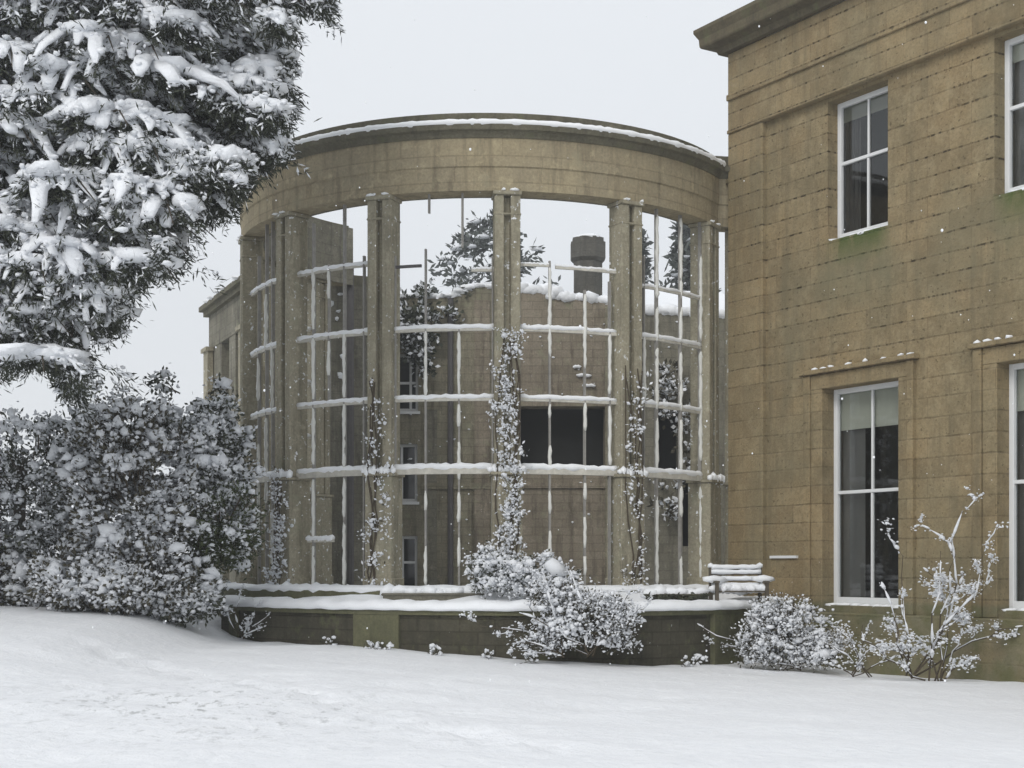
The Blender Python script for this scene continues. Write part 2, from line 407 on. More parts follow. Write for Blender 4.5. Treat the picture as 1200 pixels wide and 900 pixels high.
def sash(x0, x1, z0, z1, y, blind, rail, curtain):
    f = MB(); fw, ft_ = .085, .09
    f.box(x0, x0+fw, y, y+ft_, z0, z1).box(x1-fw, x1, y, y+ft_, z0, z1)
    f.box(x0+fw, x1-fw, y+.002, y+ft_, z1-fw, z1).box(x0+fw, x1-fw, y+.002, y+ft_, z0, z0+.13)
    zr = z0+(z1-z0)*rail; f.box(x0+fw, x1-fw, y+.012, y+ft_-.01, zr-.028, zr+.028)
    xc = (x0+x1)/2
    f.box(xc-.02, xc+.02, y+.02, y+ft_-.012, z0+.13, zr-.028).box(xc-.02, xc+.02, y+.03, y+ft_-.002, zr+.028, z1-fw)
    f.box(x0-.06, x1+.06, y-.2, y+.0, z0-.07, z0-.002)
    wo = f.build('window', M['white'], house, bevel=.006)
    gmb = MB(); yy = y+ft_*.62
    gmb.add([(x0+.01,yy,z0+.01),(x1-.01,yy,z0+.01),(x1-.01,yy,z1-.01),(x0+.01,yy,z1-.01),
             (x0+.01,yy+.012,z0+.01),(x1-.01,yy+.012,z0+.01),(x1-.01,yy+.012,z1-.01),(x0+.01,yy+.012,z1-.01)], [(0,1,2,3),(7,6,5,4)])
    return wo, gmb
def full_window(x0, x1, z0, z1, blind, rail, curtain):
    y = PAN+.22
    wo, gmb = sash(x0, x1, z0, z1, y, blind, rail, curtain)
    # thin clear pane in front, room behind it
    gmb.build('pane', M['pane'], wo)
    b = MB(); zt = z1-.04; b.box(x0+.05, x1-.05, y+.12, y+.135, z1-(z1-z0)*blind, zt); b.build('blind', M['blind'], wo)
    if curtain:
        c = MB(); n = 12; wv = (x1-x0)*.3
        V = []
        for i in range(n+1):
            xx = x0+.03+wv*i/n; yy = y+.2+.03*math.sin(i*2.1)
            V += [(xx,yy,z0+.02),(xx,yy,z1-.03)]
        c.add(V, [(2*i,2*i+2,2*i+3,2*i+1) for i in range(n)]); c.build('curtain', M['curtain'], wo)
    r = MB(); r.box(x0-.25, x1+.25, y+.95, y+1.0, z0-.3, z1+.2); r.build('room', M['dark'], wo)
    s = MB()
    for i in range(7):
        xx = x0+(x1-x0)*(i+.5)/7; s.blob((xx, y-.1, z0+.0), ((x1-x0)/9, .12, R_(.03,.05)), .12)
    s.build('sill_snow', M['snow_ledge'], wo, smooth=True)
    return wo
# clear pane material: mostly see-through with a grey reflection
k = NM('clear_pane'); k.b.inputs['Base Color'].default_value = (.9,.93,.92,1); k.b.inputs['Roughness'].default_value = .03
k.b.inputs['Transmission Weight'].default_value = 1.0; k.b.inputs['IOR'].default_value = 1.45; k.b.inputs['Specular IOR Level'].default_value = .5
k.bump(k.noise(1.3, 2), .03, .02); M['pane'] = k.m
for i, o in enumerate(low): full_window(o[0], o[1], o[2], o[3], .19, .52, True)
for i, o in enumerate(upp): full_window(o[0], o[1], o[2], o[3], .14, .56, True)
for i, o in enumerate(low):                     # stepped surround of each ground floor window with its snowy hood
    a = MB(); x0, x1, z1 = o[0], o[1], o[3]
    a.box(x0-.26, x0-.0, PAN-.05, PAN+.02, LZ[0]-.118, z1+.0).box(x0-.42, x0-.262, PAN-.085, PAN+.02, LZ[0]-.118, z1+.25)
    a.box(x1+.0, x1+.2, PAN-.05, PAN+.02, LZ[0]-.118, z1+.0).box(x1+.202, x1+.33, PAN-.085, PAN+.02, LZ[0]-.118, z1+.25)
    a.box(x0-.26, x1+.2, PAN-.052, PAN+.02, z1+.002, z1+.25).box(x0-.48, x1+.40, PAN-.13, PAN+.02, z1+.253, z1+.33)
    ao = a.build('window_surround', M['house'], house, bevel=.01)
    s = MB(); n = 13
    for j in range(n):
        if RNG.random() < .22: continue
        xx = x0-.44 + (x1-x0+.8)*(j+.5)/n; s.blob((xx, PAN-.06, z1+.345), (R_(.05,.105), .06, R_(.022,.042)), .2)
    s.build('hood_snow', M['snow_ledge'], ao, smooth=True)
    if i == 0:
        s = MB(); s.box(x0-1.3, x0-.62, PAN-.045, PAN+.01, .0+E+.16, .0+E+.205)
        s.build('ledge', M['white'], house)

# ------------------------------------------------------------------ ruined round conservatory
C0 = np.array([-.47, 28.66]); RR = 4.80
def pol(a, r): a = math.radians(a); return np.array([C0[0]+r*math.sin(a), C0[1]-r*math.cos(a)])
def ray_ang(px, r):                # where a photo column meets the near side of the circle, as an angle
    d = np.array([(px-600)/F, 1.0]); A = d@d; B = -2*(d@C0); Cc = C0@C0-r*r
    t = (-B-math.sqrt(max(0, B*B-4*A*Cc)))/(2*A); p = d*t-C0
    return math.degrees(math.atan2(p[0], -p[1])), t
COLS = [-126, -100, -74, -47.3, -21.3, 4.7, 31.3, 58.7]
rot = thing('ruined_conservatory', 'roofless round stone conservatory with pilasters and empty snow lined glazing bars', 'conservatory', (C0[0], C0[1], 0))
def L(v):                          # conservatory meshes are kept in the frame of their Empty
    return v
class RB(MB):
    def build(s, name, mat, parent=None, **kw):
        s.V = [v - np.array([C0[0], C0[1], 0]) for v in s.V]
        return MB.build(s, name, mat, parent, **kw)
HOUSE_END = CORN + INW*.35 + D*.03
arc = [pol(a, RR) for a in np.arange(-136, 60.5, 3)]
end1 = pol(61.5, RR)
path = arc + [end1, HOUSE_END + INW*.0]
b = RB(); b.sweep([(-.42,6.2+E),(0,6.2+E),(0,6.58+E),(.025,6.60+E),(.025,7.06+E),(-.302,7.06+E),(-.302,7.44+E),(-.42,7.44+E)], path); b.build('entablature', M['band'], rot)
b = RB(); b.sweep([(-.45,6.19+E),(-.421,6.19+E),(-.421,7.43+E),(-.45,7.43+E)], path[:-1]); b.build('inner_lining', M['ruin_grey'], rot)
b = RB(); b.sweep([(-.3,7.06+E),(.045,7.06+E),(.06,7.10+E),(.09,7.15+E),(.15,7.17+E),(.17,7.25+E),(-.1,7.26+E),(-.1,7.51+E),(-.3,7.51+E)], path); b.build('cornice', M['cornice'], rot)
# snow along the cornice shelf, broken and uneven
b = RB(); seg = []
for a in np.arange(-120, 61.5, .9):
    p = pol(a, RR+.10); seg.append((p[0], p[1], 7.285+E))
seg = np.array(seg); rr = .085*(1+.22*fbm(np.arange(len(seg))*.35, np.zeros(len(seg)), 3, [(2,.6,4),(.7,.5,4)]))
b.tube(seg, rr, 8, .75); b.build('cornice_snow', M['snow_ledge'], rot, smooth=True)
b = RB()
for a in np.arange(-118, 61, 1.1):
    if RNG.random() < .55: b.blob((*pol(a+R_(-.4,.4), RR-.2), 7.51+E), (R_(.03,.09), .08, R_(.012,.03)), .15)
b.build('parapet_snow', M['snow_ledge'], rot, smooth=True)
ZFL = -.38+E
b = RB(); b.sweep([(-.5,-1.3+E),(.45,-1.3+E),(.45,ZFL),(-.5,ZFL)], [pol(a, RR) for a in np.arange(-137, 62, 3)]); b.build('plinth', M['pier'], rot)
pts = np.array([(*pol(a, RR+.17), ZFL) for a in np.arange(-120, 58, 1.5)])
b = RB(); b.tube(pts, .30*(1+.10*RNG.normal(size=len(pts))), 8, .28); b.build('plinth_snow', M['snow'], rot, smooth=True)
for a in COLS:
    o = pol(a, RR); r = math.radians(a); ux = np.array([math.cos(r), math.sin(r)]); uy = np.array([math.sin(r), -math.cos(r)])
    ZD = 1.58+E
    b = RB()
    b.obox(o, ux, uy, -.215, -.055, -.36, .02, ZD, 6.13+E).obox(o, ux, uy, .055, .215, -.36, .02, ZD, 6.13+E)
    b.obox(o, ux, uy, -.055, .055, -.33, -.1, ZD, 6.12+E)
    b.obox(o, ux, uy, -.24, .24, -.39, .055, 6.13+E, 6.197+E)
    b.obox(o, ux, uy, -.228, .228, -.375, .032, 5.80+E, 5.835+E)
    b.obox(o, ux, uy, -.245, .245, -.39, .05, ZFL-.02, ZD-.06).obox(o, ux, uy, -.28, .28, -.42, .09, ZD-.06, ZD-.002)
    b.obox(o, ux, uy, -.27, .27, -.41, .085, ZFL-.03, ZFL+.2)
    co = b.build('column', M['orangery'], rot, bevel=.012)
    s = RB()
    for j in range(9):
        xx = -.3+.6*(j+.5)/9+R_(-.02,.02); p = o+ux*xx+uy*.05; s.blob((p[0],p[1],ZD+.03), (.055,.06,R_(.05,.11)), .2)
    for j in range(3):
        p = o+ux*R_(-.25,.25)+uy*.03; s.blob((p[0],p[1],6.215+E), (.07,.03,.025), .2)
    s.build('ledge_snow', M['snow_ledge'], co, smooth=True)
# attached pier where the arc meets the house
q = CORN - D*.17 + INW*.30
b = RB(); b.obox(q, D, INW, -.16, .14, -.10, .30, ZFL-.6, 6.197+E).obox(q, D, INW, -.19, .13, -.14, .31, 1.5+E, 1.58+E); b.build('pier', M['orangery'], rot, bevel=.012)

# glazing bars: transoms at four levels in every bay, mullions broken off as in the photo
LEV = [1.60, 2.79, 3.95, 5.02]
RT = RR-.16
def transom(a0, a1, zl, th, snow, mat):
    aa = np.linspace(a0, a1, 4)
    P = [pol(a, RT) for a in aa]
    b = RB(); b.sweep([(-th/2,zl-th/2+E),(th/2,zl-th/2+E),(th/2,zl+th/2+E),(-th/2,zl+th/2+E)], P)
    o = b.build('transom', mat, rot)
    if snow > 0:
        aa = np.linspace(a0, a1, 22)
        pts = np.array([(*pol(a, RT+.0), zl+th/2+E+snow*.35) for a in aa])
        pts[:,2] += RNG.normal(0, .006, len(pts))
        s = RB(); s.tube(pts, snow*(1+RNG.normal(0,.13,len(pts))), 7, .9); s.build('bar_snow', M['snow_ledge'], o, smooth=True)
HALF = 3.2
for bi in range(len(COLS)-1):
    a0, a1 = COLS[bi]+HALF, COLS[bi+1]-HALF
    for li, zl in enumerate(LEV):
        th = .10 if li == 0 else .06
        if li < 3: transom(a0-.6, a1+.6, zl, th, (.062,.045,.045)[li], M['bar'])
        else:
            if bi in (0,1,2,3): transom(a0-.6, a1+.6, zl+.08, .05, .04, M['bar'])
            elif bi == 4: transom(a0-.6, a0+5.2, zl, .045, 0, M['bar_dark']); transom(a1-4.0, a1+.6, zl-.1, .045, .03, M['bar'])
            elif bi == 5: transom(a0-.6, a0+6, zl, .04, .022, M['bar']); transom(a0+7, a1+.6, zl-.02, .045, .026, M['bar'])
            else: transom(a0-.6, a1+.6, zl-.2, .045, .03, M['bar'])
def bar_line(px, ytop, ybot, segs, wd=.035, white=.058, mat='bar_grey'):
    """one upright glazing bar; segs = the stretches that still carry plastered snow and flaking paint"""
    a, t = ray_ang(px, RT); zz_ = lambda y: (665-y)/F*t+E
    o = pol(a, RT); r = math.radians(a); ux = np.array([math.cos(r), math.sin(r)]); uy = np.array([math.sin(r), -math.cos(r)])
    b = RB(); b.obox(o, ux, uy, -wd/2, wd/2, -.03, .03, max(zz_(ybot), ZFL), zz_(ytop)); mo = b.build('mullion', M[mat], rot)
    if segs:
        s_ = RB()
        for (y0, y1) in segs:
            n = max(4, int((y1-y0)/5)); zs = np.linspace(zz_(y1), zz_(y0), n); q = o+uy*.02
            P = np.array([(q[0]+R_(-.006,.006), q[1], z) for z in zs]); rr_ = white*.5*(1+RNG.normal(0,.16,n)); rr_[0] *= .6; rr_[-1] *= .6
            s_.tube(P, rr_, 7, 1.0)
        s_.build('plastered_snow', M['bar_snow'], mo, smooth=True)
for (px, yt, yb, segs, wd) in [
    (313,262,690,[(345,410),(490,590)],.03),(320,255,690,[(400,480),(600,660)],.03),(304,300,690,[(420,470),(520,640)],.03),
    (368,262,690,[(316,386),(396,468),(478,545),(562,630),(640,688)],.03),(404,240,690,[(392,466),(474,548),(560,606),(612,688)],.035),
    (386,310,470,[(318,350),(400,440)],.025),
    (503,226,250,[],.03),(499,292,690,[(388,464),(575,598),(640,686)],.03),
    (542,222,290,[],.035),(538,386,690,[(390,462),(474,500),(518,562),(577,612),(630,664)],.03),
    (644,306,690,[(314,418),(474,490),(522,548),(575,602),(622,686)],.03),(685,340,690,[(345,432),(472,505),(566,586),(606,642),(652,674)],.03),
    (714,330,690,[(392,462),(476,545)],.03),
    (769,244,690,[(252,350),(360,400),(408,480),(490,550),(582,686)],.04),(797,250,690,[(256,350),(360,402),(412,482),(492,552),(570,606),(652,688)],.04),
    (754,300,690,[(395,470)],.025),(820,258,690,[(300,400),(412,540),(570,680)],.035),
    (427,300,690,[],.03),(463,300,690,[],.03),(577,300,690,[],.025),(609,300,690,[],.025)]:
    bar_line(px, yt, yb, segs, wd)
for a in (-116,-108,-91,-83):
    o = pol(a, RT); b = RB(); b.obox(o, (1,0), (0,-1), -.025, .025, -.025, .025, ZFL, 4.5+E); b.build('mullion', M['bar'], rot)
# the one short rail left low in the second bay
a0, t0 = ray_ang(361, RT); a1, t1 = ray_ang(391, RT); transom(a0, a1, (665-634)/F*t0, .05, .05, M['bar'])

# ------------------------------------------------------------------ ruins behind the conservatory
def prism(mb, poly_px, Y, thick, skew=0.0, base=None):
    """ruined wall: outline in photo pixels on an upright plane at distance Y (skewed by skew per metre of x), given real thickness"""
    P = []
    for (px, py) in poly_px:
        q = (px-600)/F; y = Y/(1-skew*q); P.append((q*y, y, (665-py)/F*y+E))
    P = np.array(P); n = len(P)
    Bk = P + np.array([0, thick, 0])
    mb.add(np.r_[P, Bk], [tuple(range(n)), tuple(range(2*n-1, n-1, -1))] + [(i,(i+1)%n+0,(i+1)%n+n,i+n) for i in range(n)])
    return P
def top_snow(mb, poly_px, Y, skew=0.0, r=.07, dy=.3):
    for (p, q) in zip(poly_px[:-1], poly_px[1:]):
        for s in np.arange(0, 1, .12 if abs(q[0]-p[0]) > 12 else .3):
            px, py = p[0]+(q[0]-p[0])*s, p[1]+(q[1]-p[1])*s
            k_ = (px-600)/F; y = Y/(1-skew*k_)
            mb.blob((k_*y, y+dy*.6, (665-py)/F*y+E), (.22,.35,r*R_(.7,1.3)), .12)
def in_hole(mb, x0, x1, y0, y1, Y, d): pass

# middle wall: brown rubble, stands at 36 m, with window openings
wallr = thing('ruined_wall', 'brown roofless rear wall with dark window openings and a squat sooty chimney', 'wall', (0, 36.0, 0))
def ruin_wall(px0, px1, tops, Y, holes, mat, parent, thick=.7):
    """wall as cells between pixel columns; tops = list of (px, py) along the broken top; holes = (px0, px1, py0, py1)"""
    xs = sorted({px0, px1, *[t[0] for t in tops if px0 <= t[0] <= px1], *[h[0] for h in holes], *[h[1] for h in holes]})
    mb = MB(); tp = lambda x: float(np.interp(x, [t[0] for t in tops], [t[1] for t in tops]))
    for a, b_ in zip(xs[:-1], xs[1:]):
        hs = sorted([h for h in holes if h[0] <= a and h[1] >= b_], key=lambda h: h[2])
        segs = []; cur = None
        bounds = [('t', tp(a), tp(b_))]
        for h in hs: bounds += [('h', h[2], h[2]), ('h', h[3], h[3])]
        bounds.append(('b', 740, 740))
        for i in range(0, len(bounds), 2):
            (_, ya, yb), (_, yc, yd) = bounds[i], bounds[i+1]
            c = [at(a, ya, Y), at(b_, yb, Y), at(b_, yd, Y), at(a, yc, Y)]
            c2 = [p+np.array([0,thick,0]) for p in c]
            mb.add(c+c2, [(3,2,1,0),(4,5,6,7),(0,1,5,4),(2,3,7,6),(1,2,6,5),(3,0,4,7)])
    mb.V = [v - np.array(parent.location) for v in mb.V]
    return mb.build('wall', mat, parent)
YW = 36.0
T1 = [(420,348),(470,346),(500,347),(530,346),(548,336),(566,334),(592,338)]
T2 = [(592,336),(622,340),(648,340),(650,346),(690,350),(722,354),(740,357)]
T3 = [(740,361),(790,364),(835,368),(868,368)]
ruin_wall(420, 592, T1, YW, [(444,489,520,588),(446,489,628,690),(464,490,414,482)], M['ruin'], wallr)
ruin_wall(592, 740, T2, YW, [(606,709,476,552)], M['ruin_red'], wallr)
ruin_wall(740, 868, T3, YW, [(768,796,478,560),(800,818,560,640)], M['ruin_grey'], wallr)
def P_off(mb, par): mb.V = [v - np.array(par.location) for v in mb.V]; return mb
b = MB()
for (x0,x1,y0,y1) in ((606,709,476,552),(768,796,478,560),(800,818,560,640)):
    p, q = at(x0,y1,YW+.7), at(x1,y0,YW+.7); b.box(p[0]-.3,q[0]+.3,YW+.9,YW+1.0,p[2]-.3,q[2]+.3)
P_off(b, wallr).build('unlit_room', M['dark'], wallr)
for (x0,x1,y0,y1) in ((444,489,520,588),(446,489,628,690),(464,490,414,482)):   # old sashes still hanging in the wall
    p, q = at(x0,y1,YW), at(x1,y0,YW); f = MB(); y = YW+.14
    f.box(p[0],p[0]+.07,y,y+.08,p[2],q[2]).box(q[0]-.07,q[0],y,y+.08,p[2],q[2])
    f.box(p[0]+.07,q[0]-.07,y+.003,y+.08,q[2]-.07,q[2]).box(p[0]+.07,q[0]-.07,y+.003,y+.08,p[2],p[2]+.08)
    xm = (p[0]+q[0])/2+.08; zm = (p[2]+q[2])/2
    f.box(xm-.03,xm+.03,y+.01,y+.07,p[2]+.08,q[2]-.07).box(p[0]+.07,q[0]-.07,y+.014,y+.074,zm-.03,zm+.03)
    f.box(p[0]-.05,q[0]+.05,y-.22,y,p[2]-.07,p[2]-.003)
    fo = P_off(f, wallr).build('window', M['white'], wallr)
    gl = MB(); gl.box(p[0]+.01,q[0]-.01,y+.09,y+.11,p[2]+.01,q[2]-.01); P_off(gl, wallr).build('pane', M['glass'], fo)
for (px, w_, mt, y0) in ((528,.07,'bar_dark',350),(745,.10,'bar_dark',372)):
    p, q = at(px,735,YW), at(px,y0,YW); b = MB(); b.tube([(p[0],YW-.1,p[2]),(p[0],YW-.1,q[2])], w_, 8); P_off(b, wallr).build('downpipe', M[mt], wallr)
for (xa, xb, y0, y1, mt, d_) in ((494,590,566,573,'ruin',.07),(606,735,566,572,'ruin_red',.06),(556,574,352,735,'ruin_red',.05),(709,728,360,735,'ruin',.08),(596,606,420,735,'ruin_grey',.06),(820,836,372,735,'ruin',.08),(500,512,480,735,'ruin_grey',.04)):
    p, q = at(xa,y1,YW), at(xb,y0,YW); b = MB(); b.box(p[0],q[0],YW-d_,YW+.05,p[2],q[2]); P_off(b, wallr).build('pilaster_strip' if y1 > 700 else 'string_course', M[mt], wallr)
# chimney
ch = MB()
p = at(689, 352, 38.4); cx, cy = p[0], 38.4
def octa(mb, r, z0, z1, rr=None):
    rr = rr or r; n = 8; V = [(cx+r*math.cos(6.283*(i+.5)/n), cy+r*math.sin(6.283*(i+.5)/n), z0) for i in range(n)] + [(cx+rr*math.cos(6.283*(i+.5)/n), cy+rr*math.sin(6.283*(i+.5)/n), z1) for i in range(n)]
    mb.add(V, [tuple(range(n))[::-1], tuple(range(n,2*n))] + [(i,(i+1)%n,(i+1)%n+n,i+n) for i in range(n)])
zz = lambda y: (665-y)/F*38.4+E
octa(ch, .40, zz(420), zz(308)); octa(ch, .40, zz(308), zz(304), .49); octa(ch, .49, zz(304), zz(285)); octa(ch, .44, zz(285), zz(280))
co = P_off(ch, wallr).build('chimney', M['chimney'], wallr)
s = MB(); s.blob((cx,cy,zz(280)), (.42,.42,.10), .06, ICO2)
P_off(s, wallr).build('chimney_snow', M['snow'], co, smooth=True)
s = MB(); top_snow(s, T1, YW, 0, .08); top_snow(s, T2, YW, 0, .17); top_snow(s, T3, YW, 0, .17)
P_off(s, wallr).build('wall_snow', M['snow'], wallr, smooth=True)
# roof slope with deep snow behind the right part of the wall
b = MB(); p, q = at(735,366,YW+.72), at(872,372,YW+.72)
b.add([(p[0],YW+.72,p[2]),(q[0],YW+.72,q[2]),(q[0],YW+4.5,q[2]+1.35),(p[0],YW+4.5,p[2]+1.35),(p[0],YW+4.5,p[2]-1.2),(q[0],YW+4.5,q[2]-1.2),(q[0],YW+.72,q[2]-.15),(p[0],YW+.72,p[2]-.15)],
      [(0,1,2,3),(3,2,5,4),(7,6,1,0),(4,5,6,7),(0,3,4,7),(1,6,5,2)])
P_off(b, wallr).build('roof', M['snow'], wallr)

# gabled block on the left, seen through the second bay
YG = 32.0
gab = thing('wall_stump', 'grey broken wall block with dark openings standing behind the left bays of the conservatory', 'wall', (-4.6, YG, 0))
def ruin2(px0, px1, tops, Y, holes, mat, par, thick): return ruin_wall(px0, px1, tops, Y, holes, mat, par, thick)
G = [(300,318),(338,316),(356,312),(372,318),(384,322),(398,318),(407,316),(408,312),(428,314)]
ruin2(300, 408, G, YG, [(352,368,395,455),(318,334,335,400),(356,370,560,620)], M['ruin_grey'], gab, 1.6)
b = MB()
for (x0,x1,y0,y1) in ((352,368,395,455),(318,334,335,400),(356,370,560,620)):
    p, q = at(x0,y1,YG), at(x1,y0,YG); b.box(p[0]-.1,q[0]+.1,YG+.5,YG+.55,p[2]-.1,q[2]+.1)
P_off(b, gab).build('opening_shade_panel', M['dark'], gab)  # near-black panels: their colour stands in for the shade inside the openings
s = MB(); top_snow(s, G[1:6], YG, 0, .06, .8)
for j in range(26):
    pq = at(R_(345,405), R_(330,460), YG); s.blob((pq[0], YG-.03, pq[2]), (R_(.04,.1), .06, R_(.03,.08)), .25)
P_off(s, gab).build('wall_snow', M['snow'], gab, smooth=True)
b = MB()
p = at(414, 740, YG+.6); b.tube([(p[0],YG-.1,p[2]),(p[0],YG-.1,at(414,312,YG)[2])], .09, 8); P_off(b, gab).build('drainpipe', M['bar_dark'], gab)

# left wing running back beyond the round front
wp0, wp1 = np.array([-5.95,33.0]), np.array([-7.73,37.0])
wing = thing('ruined_wing', 'narrow grey corniced wing receding behind the left end of the conservatory', 'wing', (*wp0, 0))
dv = (wp1-wp0)/np.linalg.norm(wp1-wp0); nin = np.array([dv[1],-dv[0]])   # inward (to the right)
ZW = 6.64+E; Lw = float(np.linalg.norm(wp1-wp0))
def wb(x0,x1,y0,y1,z0,z1,mb): return mb.obox(wp0, dv, nin, x0,x1,y0,y1,z0,z1)
b = MB()
wb(-1.0,Lw,.0,3.0,5.55+E,ZW-.25,b)
for (x0,x1) in ((-1.0,.7),(1.55,2.2),(3.05,Lw)): wb(x0,x1,.02,3.0,-1.2+E,5.55+E,b)
wb(.7,1.55,.3,2.9,-1.2+E,1.2+E,b); wb(2.2,3.05,.3,2.9,-1.2+E,1.2+E,b)
P_off(b, wing).build('wall', M['ruin_grey'], wing)
b = MB(); wb(-1.0,Lw+.12,-.12,3.1,ZW-.25,ZW-.12,b); wb(-1.0,Lw+.2,-.22,3.2,ZW-.12,ZW,b); P_off(b, wing).build('cornice', M['cornice'], wing)
for (x0,x1) in ((.1,.6),(Lw-.5,Lw)):
    b = MB(); wb(x0,x1,-.14,.0,-1.2+E,5.45+E,b); wb(x0-.06,x1+.06,-.2,.0,5.45+E,5.55+E,b); P_off(b, wing).build('pilaster', M['orangery'], wing)
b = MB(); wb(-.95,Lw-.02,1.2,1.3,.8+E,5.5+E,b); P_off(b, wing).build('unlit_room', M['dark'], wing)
for (x0,x1) in ((.7,1.55),(2.2,3.05)):
    f = MB(); xm = (x0+x1)/2; wb(x0,x0+.07,.25,.33,1.2+E,5.5+E,f); wb(x1-.07,x1,.25,.33,1.2+E,5.5+E,f); wb(xm-.03,xm+.03,.26,.32,1.2+E,5.5+E,f)
    for z in (2.3,3.4,4.5): wb(x0+.07,x1-.07,.255,.325,z+E,z+.06+E,f)
    P_off(f, wing).build('window', M['white'], wing)
s = MB()
for j in range(40):
    u = R_(-.9,Lw); p = wp0+dv*u+nin*R_(-.25,.1); s.blob((p[0],p[1],ZW), (.15,.15,R_(.02,.05)), .2)
P_off(s, wing).build('cornice_snow', M['snow_ledge'], wing, smooth=True)

# ------------------------------------------------------------------ terrace and its retaining wall
def cat(P, n=8):
    P = [np.array(p, float) for p in P]; o = []
    for i in range(len(P)-1):
        p0, p1, p2, p3 = P[max(i-1,0)], P[i], P[i+1], P[min(i+2,len(P)-1)]
        for t in np.linspace(0,1,n,endpoint=False):
            o.append(.5*((2*p1)+(-p0+p2)*t+(2*p0-5*p1+4*p2-p3)*t*t+(-p0+3*p1-3*p2+p3)*t**3))
    return o+[P[-1]]
TP = cat([(-5.12,25.55),(-3.9,24.2),(-2.6,23.2),(-1.2,22.55),(0,22.3),(1.2,22.25),(2.2,22.4),(3.2,23.1),(4.05,24.3),(4.58,25.2)], 6)
ZTER = -.74+E
TPf = [np.array([-5.45,28.0])] + TP
twall = thing('terrace_wall', 'low dark damp stone wall holding up the snowy terrace', 'wall', (0,22.3,0))
b = MB(); b.sweep([(-.35,-1.9+E),(0,-1.9+E),(0,ZTER-.0),(-.35,ZTER-.0)], TPf); P_off(b, twall).build('wall', M['wall'], twall)
b = MB(); b.sweep([(-.4,ZTER),(.06,ZTER),(.06,ZTER+.07),(-.4,ZTER+.07)], TPf); P_off(b, twall).build('coping', M['pier'], twall)
def tp_at(px):
    k_ = (px-600)/F; best = min(range(len(TP)), key=lambda i: abs(TP[i][0]/TP[i][1]-k_)); i = min(max(best,1),len(TP)-2)
    d = TP[i+1]-TP[i-1]; d /= np.linalg.norm(d); return TP[best], d, np.array([d[1],-d[0]])
for (pc, hw) in ((272,.14),(440,.42),(852,.55)):
    o, d, n = tp_at(pc); b = MB(); b.obox(o, d, n, -hw, hw, -.05, .045, -1.9+E, ZTER-.003); P_off(b, twall).build('pier', M['pier'], twall)
A_ = np.array(TPf); cs = np.r_[0, np.cumsum(np.linalg.norm(np.diff(A_,axis=0),axis=1))]; uu = np.arange(0, cs[-1], .06)
fine = [np.array([np.interp(u,cs,A_[:,0]), np.interp(u,cs,A_[:,1])]) for u in uu]
nn = np.array([0,0,0.]); b = MB(); cols = []
V = []; Fq = []
prof = [(-.6,.18),(-.3,.225),(-.05,.22),(.06,.19),(.12,.13),(.11,.07),(.0,.065)]
P = np.array(fine); dd = np.gradient(P, axis=0); dd /= np.linalg.norm(dd,axis=1)[:,None]; NN = np.c_[dd[:,1],-dd[:,0]]
lump = fbm(P[:,0]*1.0, P[:,1]*1.0, 9, [(1.2,.5,5),(.4,.5,5)])
for i in range(len(P)):
    for (o_, z_) in prof: V.append((P[i,0]+NN[i,0]*(o_*(1+.15*lump[i])), P[i,1]+NN[i,1]*o_, ZTER+z_*(1+.12*lump[i])))
n = len(prof)
for i in range(len(P)-1):
    for k_ in range(n-1): Fq.append((i*n+k_, i*n+k_+1, (i+1)*n+k_+1, (i+1)*n+k_))
b.add(V, Fq); P_off(b, twall).build('coping_snow', M['snow'], twall, smooth=True)
b = MB(); poly = [(p[0], p[1]) for p in TPf]
ins = [np.array(p)-0 for p in poly]; inner = [tuple(pol(a, RR+.2)) for a in np.linspace(-82, 58, 28)]
m = len(inner); T = [ins[int(round(i*(len(ins)-1)/(m-1)))] for i in range(m)]
V = []; 
for i in range(m):
    a_, b_ = np.array(T[i]), np.array(inner[i]); a_ = a_+(b_-a_)*min(.9, .3/np.linalg.norm(b_-a_))
    for s_ in np.linspace(0,1,6):
        p = a_+(b_-a_)*s_; V.append((p[0],p[1],ZTER+.14+.03*math.sin(p[0]*3.1+p[1]*2)+.02*math.sin(p[0]*7)+.27*s_**1.6))
b.add(V, [(i*6+k_, i*6+k_+1, (i+1)*6+k_+1, (i+1)*6+k_) for i in range(m-1) for k_ in range(5)])
to = b.build('terrace', M['snow'], smooth=True); to['kind'] = 'structure'

